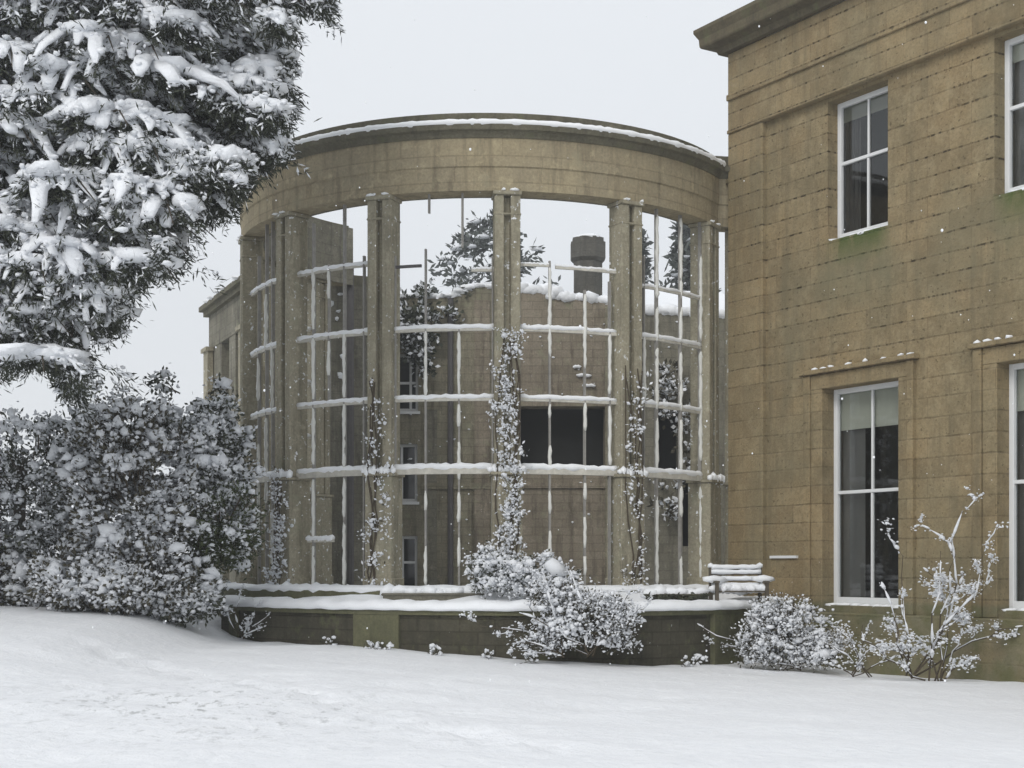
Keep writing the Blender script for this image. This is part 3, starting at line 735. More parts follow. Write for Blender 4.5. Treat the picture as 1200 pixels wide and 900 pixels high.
# ------------------------------------------------------------------ planting helpers
def snowy_clumps(root, ell, n, leafm, leaf=(.10,.045), per=12, snow_p=.6, snow_r=(.04,.10), snow_flat=.65, snowm='frost', spread=.16, hollow=.45, keep=None, up=.15, zmin=None, twigs=True, frostiness=.85):
    """evergreen mass: leaf clumps through the volume of ellipsoids, snow pads lying on the upper, outer clumps"""
    lf, sn, tw = MB(), MB(), MB(); loc = np.array(root.location); fr_ = frostiness
    tot = sum(e[1][0]*e[1][2] for e in ell)
    for (c, r) in ell:
        c, r = np.array(c), np.array(r); k_ = int(n*r[0]*r[2]/tot)
        d = rand_dirs(k_); d[:,1] = np.where(RNG.random(k_) < .72, -np.abs(d[:,1]), d[:,1])
        rad = (hollow**3 + (1-hollow**3)*RNG.random(k_))**(1/3)
        rad *= 1 + .16*np.sin(d[:,0]*6+c[0])*np.sin(d[:,2]*7+c[1]) + RNG.normal(0,.07,k_)
        pts = c + d*r*rad[:,None]
        for p, dr, q in zip(pts, d, rad):
            if mnoise.noise(Vector(p*1.5)) < -.30 or (max(e[1][0] for e in ell) > .8 and mnoise.noise(Vector(p*.95+Vector((3,9,4)))) < -.24): continue
            if keep is not None and not keep(p): continue
            gz = float(ground_z(p[0],p[1])) if zmin is None else zmin
            if p[2] < gz+.02: continue
            dl = rand_dirs(per, up) + dr*.8; dl /= np.linalg.norm(dl,axis=1)[:,None]
            base = p + RNG.normal(0, spread*.45, (per,3))
            lf.cards(base, dl, perp(dl), leaf[0]*RNG.uniform(.6,1.3,per), leaf[1]*RNG.uniform(.7,1.3,per))
            nw = int(per*fr_*(.4+.8*RNG.random())*max(.1, min(2.2, 1+2.6*mnoise.noise(Vector((p[0]*1.5+2, p[1]*1.2, p[2]*1.7))))))
            if nw and q > .5:
                dw = rand_dirs(nw, .35)*np.array([1,1,.55]) + dr*.5; dw /= np.linalg.norm(dw,axis=1)[:,None]
                bw = p + RNG.normal(0, spread*.55, (nw,3)) + np.array([0,0,.03])
                sn.cards(bw, dw, perp(dw), leaf[0]*RNG.uniform(.5,1.1,nw), leaf[1]*RNG.uniform(.8,1.6,nw))
            if twigs and RNG.random() < .25:
                tw.tube([p, p-dr*R_(.2,.5)+np.array([0,0,-.1])], [.008,.014], 4)
            pt = mnoise.noise(Vector(p*1.9+Vector((7,3,1)))) if False else mnoise.noise(Vector((p[0]*1.8+7, p[1]*1.8, p[2]*2.1)))
            if RNG.random() < snow_p*(1.0 if q > .62 else .5)*(1.0+1.5*pt):
                s_ = R_(*snow_r)*(1.0+.9*max(0,pt)+(.6 if RNG.random() < .12 else 0))
                sn.blob(p+np.array([R_(-.06,.06),R_(-.05,.05),spread*.3]), (s_*R_(.6,1.35), s_*R_(.7,1.2), s_*snow_flat*R_(.7,1.5)), .28)
                for _ in range(4):
                    t_ = s_*R_(.18,.5); sn.blob(p+np.array([R_(-.17,.17),R_(-.14,.12),R_(-.12,.1)]), (t_*R_(.8,1.5),t_,t_*R_(.6,1.2)), .28)
    out = []
    for mb, nm, mt, sm in ((lf,'foliage',leafm,False),(sn,'snow',snowm,True),(tw,'twigs','twig',False)):
        if mb.n:
            mb.V = [v-loc for v in mb.V]; out.append(mb.build(nm, M[mt], root, smooth=sm, fix=False))
    return out
def E_(px, py, Y, rx, ry, rd):     # an ellipsoid from photo pixels at a distance, with real depth rd
    return (at(px,py,Y), (rx/F*Y, rd, ry/F*Y))
def shrub(name, label, cat, px, Y, ell, n, leafm, group=None, **kw):
    x = (px-600)/F*Y; t = thing(name, label, cat, (x, Y, float(ground_z(x,Y)) if 'zmin' not in kw or kw['zmin'] is None else kw['zmin']), group=group)
    snowy_clumps(t, ell, n, leafm, **kw); return t
def stems(root, base, tips, r0=.02, snow=.013, twig=4, mat='twig', curl=.25, pads=.5, padr=(.03,.06)):
    """bare branching bush: bowed stems with side twigs, each with a lip of snow on its upper side"""
    st, sn = MB(), MB(); loc = np.array(root.location)
    def branch(p, q, r, lvl):
        p, q = np.array(p,float), np.array(q,float); L_ = np.linalg.norm(q-p); n = 7
        off = RNG.normal(0, L_*curl*.3, 3); off[2] = abs(off[2])*.8
        P = np.array([p+(q-p)*s+off*math.sin(s*math.pi)+RNG.normal(0,L_*.022,3) for s in np.linspace(0,1,n)])
        rr = np.linspace(r, r*.35, n); st.tube(P, rr, 5)
        Q = P+np.array([0,-rr.mean()*.4,rr.mean()*.9+snow*.3]); i0 = random.randint(0,2)
        while i0 < n-1:
            i1 = min(n, i0+random.randint(2,4))
            if i1-i0 > 1: sn.tube(Q[i0:i1], snow*(.75+.5*RNG.random())*(1+RNG.normal(0,.3,i1-i0)).clip(.3,1.8)*np.r_[.35,np.ones(max(0,i1-i0-2)),.35][:i1-i0], 5, .8, .15)
            i0 = i1+random.randint(0,1)
        for s in range(1, n):
            if RNG.random() < pads:
                a = R_(*padr); q2 = P[min(s+1,n-1)]; c_ = P[s]+np.array([0,-.015,.015]); e_ = (q2-P[s])*R_(.5,1.0) if s < n-1 else (P[s]-P[s-1])*.5
                sn.tube([c_, c_+e_*.35, c_+e_*.7, c_+e_], np.array([.35,.62,.55,.2])*a*R_(.7,1.2), 6, .8, .25)
                for _ in range(2): d2 = a*R_(.15,.4); sn.blob(c_+RNG.normal(0,.04,3), (d2*1.4,d2,d2*.8), .3)
        if lvl > 0:
            for _ in range(twig):
                s = random.randint(1,n-1); d = rand_dirs(1,.25)[0]; d = d*.7+(q-p)/L_*.5
                branch(P[s], P[s]+d*L_*R_(.15,.32), rr[s]*.6, lvl-1)
    for t in tips: branch(base if np.ndim(base[0]) == 0 else random.choice(base), t, r0, 2)
    st.V = [v-loc for v in st.V]; sn.V = [v-loc for v in sn.V]
    st.build('stems', M[mat], root, fix=False); sn.build('snow', M['frost'], root, smooth=True, fix=False)

# ------------------------------------------------------------------ big snow laden cedar on the left
TX, TY = -9.9, 23.2
cedar = thing('cedar_tree', 'huge cedar with drooping boughs under thick snow at the left edge', 'tree', (TX, TY, float(ground_z(TX,TY))))
cl = np.array(cedar.location)
fol, snw, limb = MB(), MB(), MB()
tk = MB(); zb = cl[2]-.2
tk.tube([(TX,TY,zb),(TX+.05,TY,zb+.4),(TX,TY,3),(TX-.1,TY+.1,7),(TX,TY,12)], [.55,.42,.36,.30,.16], 12)
tk.V = [v-cl for v in tk.V]; tk.build('trunk', M['bark'], cedar, smooth=True)
OUT = [(0,-70),(400,-70),(392,10),(384,38),(362,8),(338,14),(344,50),(348,110),(340,160),(330,200),(296,212),(282,240),(274,252),(244,262),(238,290),(212,316),(196,330),(178,322),(166,350),(182,388),(150,372),(148,392),(118,402),(112,440),(100,470),(70,474),(62,430),(18,440),(-120,430),(-300,400),(-420,300),(-420,-170),(300,-170)]
OX = np.array(OUT, float)
def inside(x, y):
    c = False; n = len(OX); j = n-1
    for i in range(n):
        if (OX[i,1] > y) != (OX[j,1] > y) and x < (OX[j,0]-OX[i,0])*(y-OX[i,1])/(OX[j,1]-OX[i,1]+1e-9)+OX[i,0]: c = not c
        j = i
    return c
def topx(p): return 600+F*p[0]/p[1], 665-F*(p[2]-E)/p[1]
DARK = [0.0]
def bough(p, az, Lb, heavy):
    """one flat frond: fingers fanning out from p along azimuth az, drooping at their ends"""
    a = np.array([math.cos(az), math.sin(az), 0]); lat = np.array([-math.sin(az), math.cos(az), 0])
    kept = 0; lb_ = ([p-a*R_(.3,.6)-np.array([0,0,.05]), p, p+a*Lb*.5-np.array([0,0,.05*Lb]), p+a*Lb*.8-np.array([0,0,.3*Lb])], [.012,.024,.014,.006], 5)
    nf = random.randint(9,12)
    for i in range(nf):
        th = (i/(nf-1)-.5)*R_(1.9,2.5); d = a*math.cos(th)+lat*math.sin(th)
        Lf = Lb*R_(.4,1.0)*(1-.25*abs(th)); dr = Lf*R_(.35,.75)
        st = p + lat*th*.16*Lb + a*R_(-.05,.15) + np.array([0,0,R_(-.05,.04)])
        S = np.linspace(0,1,7); P = st + d*Lf*S[:,None]; P[:,2] += .06*np.sin(S*3.1) - dr*S**2.1
        px_, py_ = topx(P[-1])
        if not inside(px_, py_) and RNG.random() < .97: continue
        kept += 1
        # needles all along the finger, hanging below
        k_ = 84; s_ = RNG.random(k_); q = st + d*Lf*s_[:,None]; q[:,2] += .06*np.sin(s_*3.1) - dr*s_**2.1
        hvy = RNG.random() < heavy and inside(px_+2, py_)
        q += RNG.normal(0,.045,(k_,3)); q[:,2] -= np.abs(RNG.normal(0,.08,k_)) + (.05 if hvy else 0)
        dl = d*.7 + RNG.normal(0,.55,(k_,3)) + np.array([0,0,-.55]); dl /= np.linalg.norm(dl,axis=1)[:,None]
        fol.cards(q, dl, perp(dl), RNG.uniform(.07,.17,k_), RNG.uniform(.014,.03,k_))
        kw = int((16 if hvy else 42)*(1-.8*DARK[0]))+1
        qw = q[:kw]+np.array([0,-.02,.03+(.05 if hvy else 0)]); snw.cards(qw, dl[:kw], perp(dl[:kw]), RNG.uniform(.05,.15,kw), RNG.uniform(.018,.04,kw))
        if hvy:
            e_ = random.randint(6,7); r_ = R_(.09,.15)*np.array([.9,1.15,1.1,1.0,.8,.55,.28])*(1+RNG.normal(0,.16,7))
            Q = P.copy(); Q[:,2] += .05; Q += RNG.normal(0,.012,Q.shape)
            snw.tube(Q[:e_], r_[:e_], 8, .5, .2)
            for _ in range(7):
                j_ = random.randint(1,5); t_ = R_(.02,.055); snw.blob(Q[j_]+RNG.normal(0,.07,3), (t_*R_(.8,1.8),t_*R_(.8,1.5),t_*.7), .28)
        else:
            for _ in range(int(5*(1-.8*DARK[0]))):
                s1 = RNG.random(); c_ = st + d*Lf*s1; c_[2] += .05-dr*s1**2.1; t_ = R_(.03,.075); snw.blob(c_+RNG.normal(0,.04,3), (t_*1.5,t_,t_*.6), .22)
    if kept < 3: return
    if kept > 5: limb.tube(*lb_)
    if heavy > .5:
        for _ in range(14):
            c_ = p+a*R_(-.1,.45)*Lb+lat*R_(-.36,.36)*Lb+np.array([0,0,R_(0,.05)]); hx, hy = topx(c_)
            if not (inside(hx+26, hy) and inside(hx-12, hy+8)) or kept < 5: continue
            snw.blob(c_, (R_(.16,.36),R_(.14,.28),R_(.07,.14)), .15)
            for _ in range(6): t_ = R_(.015,.045); snw.blob(c_+np.array([R_(-.3,.3),R_(-.26,.1),R_(-.1,.06)]), (t_*R_(.8,1.8),t_*R_(.8,1.5),t_*.7), .28)
            k2 = 26; q2 = c_+RNG.normal(0,.13,(k2,3))*np.array([1,1,.4])-np.array([0,0,.12]); d2 = RNG.normal(0,.6,(k2,3))+a*.5-np.array([0,0,.5]); d2 /= np.linalg.norm(d2,axis=1)[:,None]
            fol.cards(q2, d2, perp(d2), RNG.uniform(.08,.18,k2), RNG.uniform(.015,.03,k2))
random.seed(33)
done = []
for trial in range(9500):
    px_, py_ = R_(-330, 392), R_(-130, 440)
    if px_ < -60 and random.random() < .5: continue
    if not inside(px_+16, py_+8) or not inside(px_-8, py_): continue
    Yb = 19.4 + 3.4*random.random()**1.3
    lay = int((Yb-19.4)/1.15)
    if any(l_ == lay and (q[0]-px_)**2*.55+(q[1]-py_)**2*1.5 < (31 if px_ < 235 else 24)**2 for q, l_ in done): continue
    if mnoise.noise(Vector((px_*.016, py_*.02, Yb*.25))) < -.34 and lay < 2: continue
    done.append(((px_, py_), lay))
    p = at(px_, py_, Yb)
    az = math.atan2(p[1]-TY-2.0, p[0]-TX+.5)
    nz = mnoise.noise(Vector((px_*.02+5, py_*.024, 3.1)))
    hv = 1.0 if nz > -.25 else .6
    if px_ > 235: hv = .95 if nz > -.1 else .6
    if py_ < 24: hv = .15
    dk = max(math.exp(-((px_-a_)/b_)**2-((py_-c_)/d_)**2) for (a_,b_,c_,d_) in ((60,34,122,26),(198,24,72,24),(250,40,150,45),(170,60,285,40),(60,110,395,34),(255,34,245,26),(20,30,225,16),(120,26,215,18)))
    hv *= 1-.75*dk; DARK[0] = dk*.85
    bough(p, az+R_(-.45,.45), R_(.95,1.45) if px_ < 225 else R_(.5,.85), hv)
DARK[0] = .5
for (px_, py_, Yl) in ((120,60,21.5),(180,130,21),(90,210,21.5),(150,270,21.8),(40,330,22),(60,-20,22),(-150,200,21.5),(-200,60,22),(220,-60,22)):
    e_ = at(px_, py_, Yl); z0_ = e_[2]-.3; st_ = np.array([TX, TY, z0_-.4])
    limb.tube([st_+(e_-st_)*t_+np.array([0,0,.35*math.sin(t_*3.14)]) for t_ in np.linspace(0,1,7)], np.linspace(.13,.03,7), 7)
# a hanging spray low down and one reaching to the right at the very top
for (px_, py_, az) in ((84,418,-1.0),(92,440,-1.2),(80,455,-.6),(372,-4,-.5),(355,-10,-.4),(392,-16,-.8),(330,-6,-.5)):
    bough(at(px_,py_,20.8), az, R_(.45,.7), .35)
for mb, nm, mt, sm in ((limb,'branches','bark',False),(fol,'foliage','needles',False),(snw,'snow','snow_tree',True)):
    mb.V = [v-cl for v in mb.V]; mb.build(nm, M[mt], cedar, smooth=sm, fix=False)

# ------------------------------------------------------------------ shrubbery under the cedar
random.seed(5)
shrub('laurel_shrub', 'broad frosted evergreen shrub at the far left below the cedar', 'shrub', 40, 25.0,
      [E_(40,585,25,95,105,1.4), E_(-40,580,25,60,110,1.2), E_(110,560,25,60,80,1.2)], 1250, 'leaf', snow_p=.75)
shrub('rhododendron_bush', 'tall snow dusted rhododendron in the middle of the left shrubbery', 'shrub', 165, 24.2,
      [E_(165,605,24.2,85,105,1.3), E_(150,520,24.4,60,55,1.0), E_(185,675,23.8,75,46,1.0), E_(130,690,23.9,60,34,.8)], 1500, 'leaf_brown', snow_p=.85)
shrub('holly_bush', 'bushy holly with heavy white patches leaning against the conservatory left end', 'shrub', 236, 24.9,
      [E_(225,530,24.9,62,62,.9), E_(262,560,24.8,38,36,.7), E_(232,480,25.0,38,32,.7), E_(205,450,25,28,16,.6), E_(238,455,25,26,16,.6)], 800, 'leaf', snow_p=.95)
shrub('yew_bush', 'dark green yew with little snow beside the conservatory left end', 'shrub', 262, 24.4,
      [E_(258,618,24.4,48,48,.8), E_(236,640,24.2,36,60,.7), E_(280,636,24.7,22,34,.5)], 700, 'leaf_green', snow_p=.16, leaf=(.09,.03), frostiness=.2)
shrub('box_bush', 'low rounded snowy bush at the foot of the left shrubbery', 'shrub', 246, 23.4,
      [E_(222,700,23.8,34,24,.5), E_(196,706,23.6,30,18,.4)], 300, 'leaf', snow_p=.75)
shrub('viburnum_bush', 'short snowy bush in front of the frosted evergreen near the bare trunk', 'shrub', 92, 23.2,
      [E_(95,680,23.2,52,34,.6), E_(140,690,23,40,24,.5)], 400, 'leaf_brown', snow_p=.9)
shrub('privet_hedge', 'tall frosted hedge closing the view behind the shrubbery at the left', 'hedge', 60, 28.5,
      [E_(0,630,28.5,90,90,.8), E_(110,640,28.5,90,80,.8), E_(200,650,28.5,70,70,.8), E_(60,690,28.5,150,40,.7)], 1100, 'leaf', snow_p=.6, twigs=False)
shrub('bramble_bush', 'low tangled snowy undergrowth at the far left around the bare trunk', 'shrub', 40, 24.3,
      [E_(0,680,24.3,50,34,.6), E_(48,694,24.2,40,24,.5), E_(-40,680,24.4,50,40,.6)], 420, 'leaf_brown', snow_p=.6)
for (px, lean, lab) in ((17,.05,'thick bare grey trunk rising from the snow at the far left'),):
    p = at(px, 712, 24.9); gz = float(ground_z(p[0],24.9)); t = thing('tree_trunk', lab, 'tree', (p[0],24.9,gz))
    b = MB(); r = .12 if px < 40 else .075
    b.tube([(0,0,-.1),(lean*.3,0,.4),(lean,.05,1.2),(lean*2,.1,2.4)], [r*1.25,r,r*.9,r*.7], 9); b.build('trunk', M['bark'], t, smooth=True)
    b = MB()
    for j in range(9): b.blob((lean*j/9-r*.5, -r*.7, .15+j*.24), (r*.35,r*.3,R_(.05,.12)), .25)
    b.build('snow', M['frost'], t, smooth=True)

# ------------------------------------------------------------------ far trees beyond the ruins
def far_conifer(label, px, py_top, Y, wpx, spread_pow, seed, snow=.3, name='conifer_tree', base_dx=0.0):
    random.seed(seed); p = at(px,py_top,Y); x = p[0]; gz = float(ground_z(x,Y)); H = p[2]-gz; Rm = wpx/2/F*Y
    t = thing(name, label, 'tree', (x,Y,gz)); b = MB(); b.tube([(0,0,0),(0,0,H*.55),(.05,0,H*.96)], [.3,.2,.03], 7); b.build('trunk', M['bark'], t)
    f, s = MB(), MB()
    for i in range(230):
        h = 1-R_(.0,1)**1.25*.62; a = R_(0,6.283); r = Rm*((1-h)/.62)**spread_pow*R_(.35,1.05)+.12
        L_ = R_(.5,1.0); c = np.array([r*math.cos(a), r*math.sin(a), h*H-.12*r])
        n = 16; s_ = RNG.random(n); d = np.array([math.cos(a),math.sin(a),-.2])
        q = c - d*L_*s_[:,None] + RNG.normal(0,.13,(n,3)); dl = d*.5+RNG.normal(0,.6,(n,3)); dl /= np.linalg.norm(dl,axis=1)[:,None]
        f.cards(q, dl, perp(dl), RNG.uniform(.25,.5,n), RNG.uniform(.1,.2,n))
        if RNG.random() < snow: s.blob(c-d*L_*.4+np.array([0,0,.1]), (R_(.2,.42),R_(.15,.3),.09), .2)
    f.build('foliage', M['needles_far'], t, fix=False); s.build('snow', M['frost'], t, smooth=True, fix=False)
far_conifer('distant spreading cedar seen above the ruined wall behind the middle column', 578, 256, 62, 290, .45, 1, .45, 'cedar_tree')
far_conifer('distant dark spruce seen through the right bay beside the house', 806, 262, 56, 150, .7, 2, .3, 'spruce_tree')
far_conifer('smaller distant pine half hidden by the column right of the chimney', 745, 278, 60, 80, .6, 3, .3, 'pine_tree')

# ------------------------------------------------------------------ plants in and before the ruins
random.seed(9)
shrub('ivy_mass', 'dark snow dusted ivy tumbling over the rear wall left of the middle bay', 'ivy', 490, 35.6,
      [E_(492,372,35.7,40,28,.35), E_(484,420,35.7,18,42,.3), E_(526,342,36.2,26,9,.3), E_(424,400,35.2,12,60,.3)], 420, 'leaf', snow_p=.4, leaf=(.16,.08), zmin=0.0, spread=.2, twigs=False)
s_ = MB()                          # snow caught on ledges and rough stones of the rear wall
for (px, py, w_) in ((684,440,9),(690,452,8),(676,430,5),(785,452,6),(786,466,6)):
    a_, c_ = at(px-w_, py, YW), at(px+w_, py, YW); s_.tube([(x,YW-.05,a_[2]+R_(-.01,.01)) for x in np.linspace(a_[0],c_[0],7)], [.02,.05,.055,.045,.055,.05,.02], 7, .8)
for k_ in range(90):
    px, py = R_(470,820), R_(375,660)
    if 600 < px < 715 and 470 < py < 558 or 764 < px < 822 and 474 < py < 645: continue
    pq = at(px, py, YW-.01); t_ = R_(.012,.035); s_.blob(pq, (t_*1.6, t_, t_*.8), .3)
P_off(s_, wallr).build('ledge_snow', M['snow'], wallr, smooth=True)
shrub('creeper_patch', 'snow flecked creeper spread over the grey wall in the right bay', 'ivy', 795, 35.7,
      [E_(786,460,35.7,18,40,.2), E_(808,520,35.7,16,50,.2), E_(780,590,35.7,20,30,.2)], 60, 'leaf_brown', snow_p=.6, leaf=(.16,.08), zmin=0.0, twigs=False)
def uy_(u): return np.array([u[0]*.03, u[1]*.03, .02])
def climber(label, a, z0, z1, n, wide, dens):
    o = pol(a, RR+.06); r = math.radians(a); ux = np.array([math.cos(r), math.sin(r)]); uy = np.array([math.sin(r),-math.cos(r)])
    t = thing('climbing_plant', label, 'climber', (o[0],o[1],ZFL)); lf, sn, st = MB(), MB(), MB(); loc = np.array(t.location)
    for j in range(4):
        x = R_(-.2,.2); P = []
        for s in np.linspace(0,1,14): x = max(-wide, min(wide, x+R_(-.07,.07))); q = o+ux*x+uy*.02; P.append((q[0],q[1],z0+E+(z1-z0)*s*R_(.95,1.0)))
        st.tube(P, .012, 5)
    for j in range(n):
        s = RNG.random()**dens; x = max(-wide*1.15, min(wide*1.15, random.gauss(0, wide*.6)))*(1.2-.3*s) + .06*math.sin(s*9+a); q = o+ux*x+uy*R_(.0,.10); p = np.array([q[0],q[1],z0+E+(z1-z0)*s])
        d = rand_dirs(5)-np.array([0,.5,0]); d /= np.linalg.norm(d,axis=1)[:,None]
        nl = 1; lf.cards(p+RNG.normal(0,.03,(nl,3)), d[:nl], perp(d[:nl]), RNG.uniform(.04,.09,nl), RNG.uniform(.02,.04,nl))
        dw = rand_dirs(4,.3); sn.cards(p+RNG.normal(0,.05,(4,3))+uy_(uy), dw, perp(dw), RNG.uniform(.03,.09,4), RNG.uniform(.02,.05,4))
        for _ in range(2): a_ = .009+.026*RNG.random()**2.2; sn.blob(p+np.array([R_(-.05,.05),-.03,R_(-.03,.05)]), (a_*R_(.8,1.8),a_,a_*R_(.7,1.3)), .28)
    for mb, nm, mt, sm in ((st,'stems','twig',False),(lf,'leaves','leaf_brown',False),(sn,'snow','frost',True)):
        mb.V = [v-loc for v in mb.V]; mb.build(nm, M[mt], t, smooth=sm, fix=False)
climber('thick snow covered climber clothing the middle column of the conservatory', 4.7, -.35, 3.9, 350, .2, 1.8)
climber('sparse snowy climber on the column left of the middle one', -21.3, -.35, 3.2, 60, .18, 1.3)
climber('sparse snowy climber on the column right of the middle one', 31.3, -.35, 3.4, 60, .18, 1.3)
climber('pale frosted climber at the left end column', -47.3, -.35, 1.7, 90, .22, 1.0)

# ------------------------------------------------------------------ terrace furniture and planters
random.seed(14)
def trough(label, pxa, pxb, Y, hgt, dark, leafy):
    a, c = at(pxa,700,Y), at(pxb,700,Y); x0, x1 = a[0], c[0]; xm = (x0+x1)/2; z0 = ZTER+.12
    t = thing('planter_trough', label, 'planter', (xm,Y,z0), group='planters on the terrace')
    hw = (x1-x0)/2
    b = MB(); b.box(-hw,hw,-.2,.2,-.1,hgt*.62).box(-hw-.03,hw+.03,-.23,.23,hgt*.5,hgt*.62+.003); b.build('trough', M[dark], t, bevel=.02)
    s = MB(); n = int(hw*2/.16)
    for j in range(n): s.blob((-hw+(j+.5)*2*hw/n, R_(-.04,.04), hgt*.66+R_(-.01,.03)), (.15,.24,R_(.08,.13)), .12)
    s.build('snow', M['snow'], t, smooth=True)
    if leafy:
        lf = MB(); k_ = 340; q = np.c_[RNG.uniform(-hw,hw,k_), RNG.uniform(-.36,-.18,k_), RNG.uniform(hgt*.05,hgt*.62,k_)]
        d = rand_dirs(k_,-.1); lf.cards(q, d, perp(d), RNG.uniform(.05,.10,k_), RNG.uniform(.03,.05,k_)); lf.build('foliage', M['leaf'], t, fix=False)
trough('long planter with dark clipped hedge under snow at the terrace left', 330, 412, 25.1, .36, 'wall', True)
trough('longest stone trough heaped with smooth snow between the left columns', 450, 566, 23.45, .33, 'trough', False)
trough('short planter with dark sides under snow at the terrace right', 756, 828, 23.75, .30, 'wall', True)
trough('small snow capped planter on the left corner of the terrace', 284, 318, 26.1, .28, 'trough', False)

# bench: slatted back with snow on every slat
p = at(868, 705, 24.15); bx, by = p[0]-.05, 24.15
bench = thing('garden_bench', 'slatted garden bench thick with snow by the house corner', 'bench', (bx,by,ZTER+.06), math.radians(6))
BW = .42
for sx in (-1,1):
    b = MB(); b.box(sx*BW-.03,sx*BW+.03,.12,.18,-.05,.68).box(sx*BW-.028,sx*BW+.028,-.30,-.24,-.05,.42); b.build('leg', M['wood'], bench)
    b = MB(); b.box(sx*BW-.035,sx*BW+.035,-.32,.12,.42,.46); b.build('armrest', M['wood'], bench)
b = MB()
for j in range(4): b.box(-BW+.03,BW-.03,-.27+j*.1,-.19+j*.1,.27,.295)
b.build('seat', M['wood'], bench)
b = MB(); zs = (.36,.47,.58,.66)
for z in zs: b.box(-BW+.03,BW-.03,.125,.155,z-.022,z+.022)
b.build('backrest', M['wood'], bench)
s = MB()
for z in zs: s.tube([(x,.11,z+.03+R_(-.004,.004)) for x in np.linspace(-BW+.0,BW-.0,14)], .046*(1+RNG.normal(0,.12,14)), 7, .85)
for j in range(9): s.blob((-BW+.05+j*.095,-.08,.33), (.09,.24,R_(.07,.11)), .12)
for sx in (-1,1):
    s.blob((sx*BW,-.1,.49), (.08,.25,.07), .1); s.blob((sx*BW,.15,.71), (.06,.06,.05), .1)
s.build('snow', M['snow'], bench, smooth=True)

# snow covered bushes along the terrace and house
shrub('cotoneaster_bush', 'big snow smothered bush spilling down in front of the terrace wall', 'shrub', 680, 21.7,
      [E_(680,716,21.8,62,32,.45), E_(648,700,21.9,34,22,.35), E_(718,732,21.7,36,30,.35), E_(650,742,21.7,30,20,.3)], 470, 'leaf_brown', per=7, frostiness=1.5, snow_p=.95, snow_r=(.02,.06), leaf=(.06,.03), spread=.10, zmin=None)
bs = thing('cotoneaster_sprays', 'bare snowy sprays poking out beside the big terrace bush', 'shrub', (.6,21.7,float(ground_z(.6,21.7))))
stems(bs, [at(690,768,21.6), at(660,768,21.6)], [at(x,y,21.5+R_(-.2,.2)) for (x,y) in ((560,735),(585,742),(610,720),(640,682),(672,676),(735,698),(752,712),(622,705),(756,742),(600,765))], .013, .016, 3, pads=.45, padr=(.025,.05))
shrub('hebe_bush', 'rounded bush under a white snow cap against the middle column', 'shrub', 598, 23.0,
      [E_(575,672,23.1,26,26,.35), E_(618,672,23.0,40,24,.4), E_(650,680,23.0,26,16,.3)], 240, 'leaf', per=8, frostiness=1.3, snow_p=.95, snow_r=(.03,.075), leaf=(.07,.03), spread=.10, zmin=ZTER+.1)
shrub('lavender_bush', 'frosted bush at the foot of the house below the bench', 'shrub', 925, 22.9,
      [E_(925,742,22.9,48,36,.4), E_(895,755,22.8,38,28,.35), E_(960,760,22.8,30,24,.3), E_(905,722,23.1,26,22,.3)], 420, 'leaf_brown', per=7, frostiness=1.4, snow_p=.95, snow_r=(.02,.055), leaf=(.055,.025), spread=.09)
lv = thing('snowy_sprays', 'thin snow lined twigs reaching out either side of the frosted bush', 'shrub', (4.3,22.8,float(ground_z(4.3,22.8))))
stems(lv, [at(915,785,22.8), at(940,786,22.8)], [at(x,y,22.7+R_(-.2,.2)) for (x,y) in ((825,742),(838,757),(880,720),(905,700),(945,708),(975,730),(1000,750),(990,770),(862,765))], .012, .013, 3, pads=.33, padr=(.022,.045))
rose = thing('climbing_rose', 'straggly tall rose bush with snow on every stem before the ground floor windows', 'shrub', (6.0,21.0,float(ground_z(6.0,21.0))))
stems(rose, [at(1085,800,20.9), at(1100,800,20.9), at(1070,795,20.9)], [at(x,y,21.0+R_(-.35,.15)) for (x,y) in ((1123,602),(1118,645),(1145,665),(1100,648),(1055,660),(1040,690),(1150,690),(1188,738),(1130,735),(1010,745),(1050,725),(1145,770),(1085,668))], .015, .014, 4, pads=.5, padr=(.028,.052), curl=.3)
rd = thing('hydrangea_bush', 'low leafless bush half buried in snow at the house foot', 'shrub', (5.25,21.9,float(ground_z(5.25,21.9))))
stems(rd, [at(1000,792,21.8), at(1020,794,21.8)], [at(x,y,21.7+R_(-.2,.2)) for (x,y) in ((965,752),(985,740),(1010,732),(1035,750),(1050,770),(960,775),(1000,760))], .011, .012, 3, pads=.3, padr=(.022,.045))
lb = thing('dead_stalks', 'small tangle of snowy stalks at the left foot of the terrace wall', 'shrub', (-4.6,24.4,float(ground_z(-4.6,24.4))))
stems(lb, at(285,748,24.4), [at(x,y,24.3) for (x,y) in ((268,712),(280,700),(295,722),(310,735),(300,710),(335,720))], .009, .013, 2, pads=.5, padr=(.02,.045))
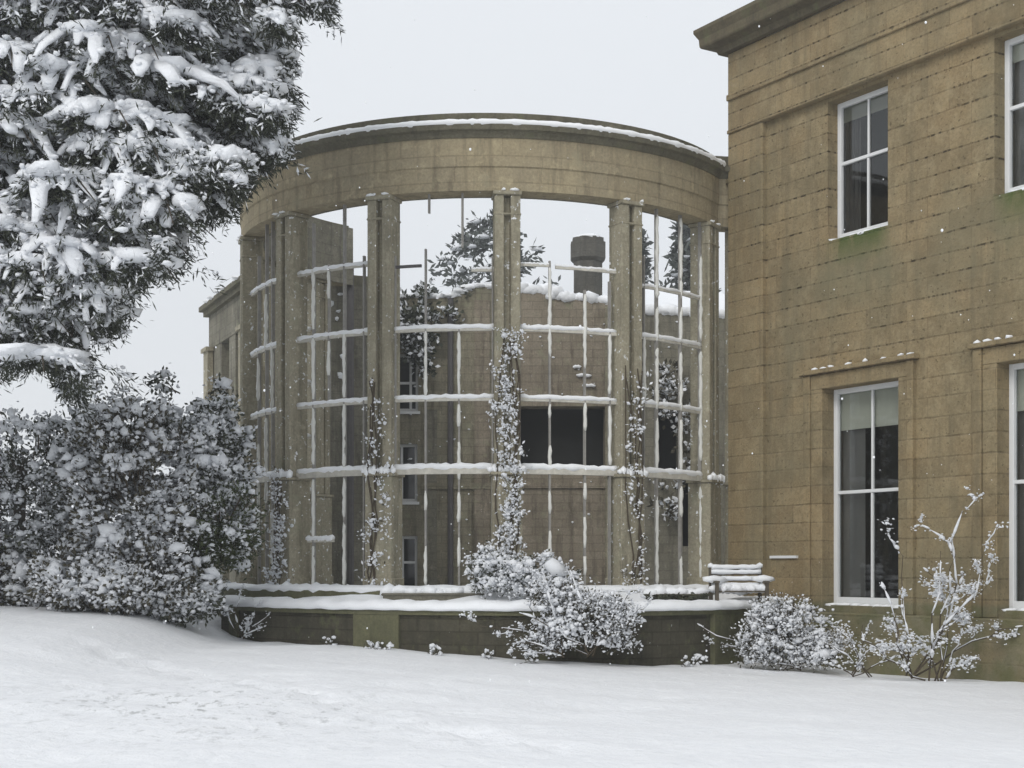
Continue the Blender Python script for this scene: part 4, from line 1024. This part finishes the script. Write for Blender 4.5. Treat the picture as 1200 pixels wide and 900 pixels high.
for i, (px, Y) in enumerate(((436,22.7),(452,22.5),(508,22.1),(572,22.0),(622,21.6),(805,22.3),(822,22.7),(385,23.2))):
    x = (px-600)/F*Y; gz = float(ground_z(x,Y)); near_ = ('left of the broad mossy pier','in front of the broad mossy pier','below the longest trough','between the trough and the big bush','at the left foot of the big bush','right of the big bush','by the right end of the wall','below the hedge planter')[i]
    t = thing('grass_tuft', 'small snow capped tuft at the terrace wall ' + near_, 'grass tuft', (x,Y,gz), group='tufts along the terrace wall')
    s = MB(); lf = MB(); d = rand_dirs(26,1.4); lf.cards(RNG.normal(0,.05,(26,3))*np.array([1,1,.2]), d, perp(d), RNG.uniform(.1,.24,26), np.full(26,.014)); lf.build('blades', M['leaf_brown'], t, fix=False)
    for j in range(11): a_ = R_(.015,.035); s.blob((R_(-.1,.1),R_(-.06,.02),R_(.0,.16)), (a_*1.5,a_,a_), .3)
    s.build('snow', M['frost'], t, smooth=True)

# ------------------------------------------------------------------ falling snow
fs = MB(); V0, F0 = ICO1; V0, F0 = bico(1)
n = 300
for i in range(n):
    Y = R_(7, 24); x = R_(-.36,.36)*Y*1.15; z = R_(-1.0, .42*Y)+E
    r = .003+.007*random.random()**2*(Y/14)**.5; fs.add(V0*np.array([r,r,r*1.25])+np.array([x,Y,z]), F0)
fo = fs.build('falling_snow', M['snow_ledge'], smooth=True, fix=False); fo['kind'] = 'stuff'; fo['label'] = 'loose snowflakes drifting down in front of the buildings'

# ------------------------------------------------------------------ snowy air
hz = MB(); hz.box(-120, 120, -25, 130, -3.2, 26)
ho = hz.build('haze', bpy.data.materials.new('snowy_air')); ho['kind'] = 'stuff'
hm = ho.data.materials[0]; hm.use_nodes = True; hm.node_tree.nodes.remove(hm.node_tree.nodes['Principled BSDF'])
pv = hm.node_tree.nodes.new('ShaderNodeVolumePrincipled'); pv.inputs['Color'].default_value = (.93,.95,.97,1); pv.inputs['Density'].default_value = 0.0022; pv.inputs['Anisotropy'].default_value = .2
hm.node_tree.links.new(pv.outputs[0], hm.node_tree.nodes['Material Output'].inputs['Volume'])
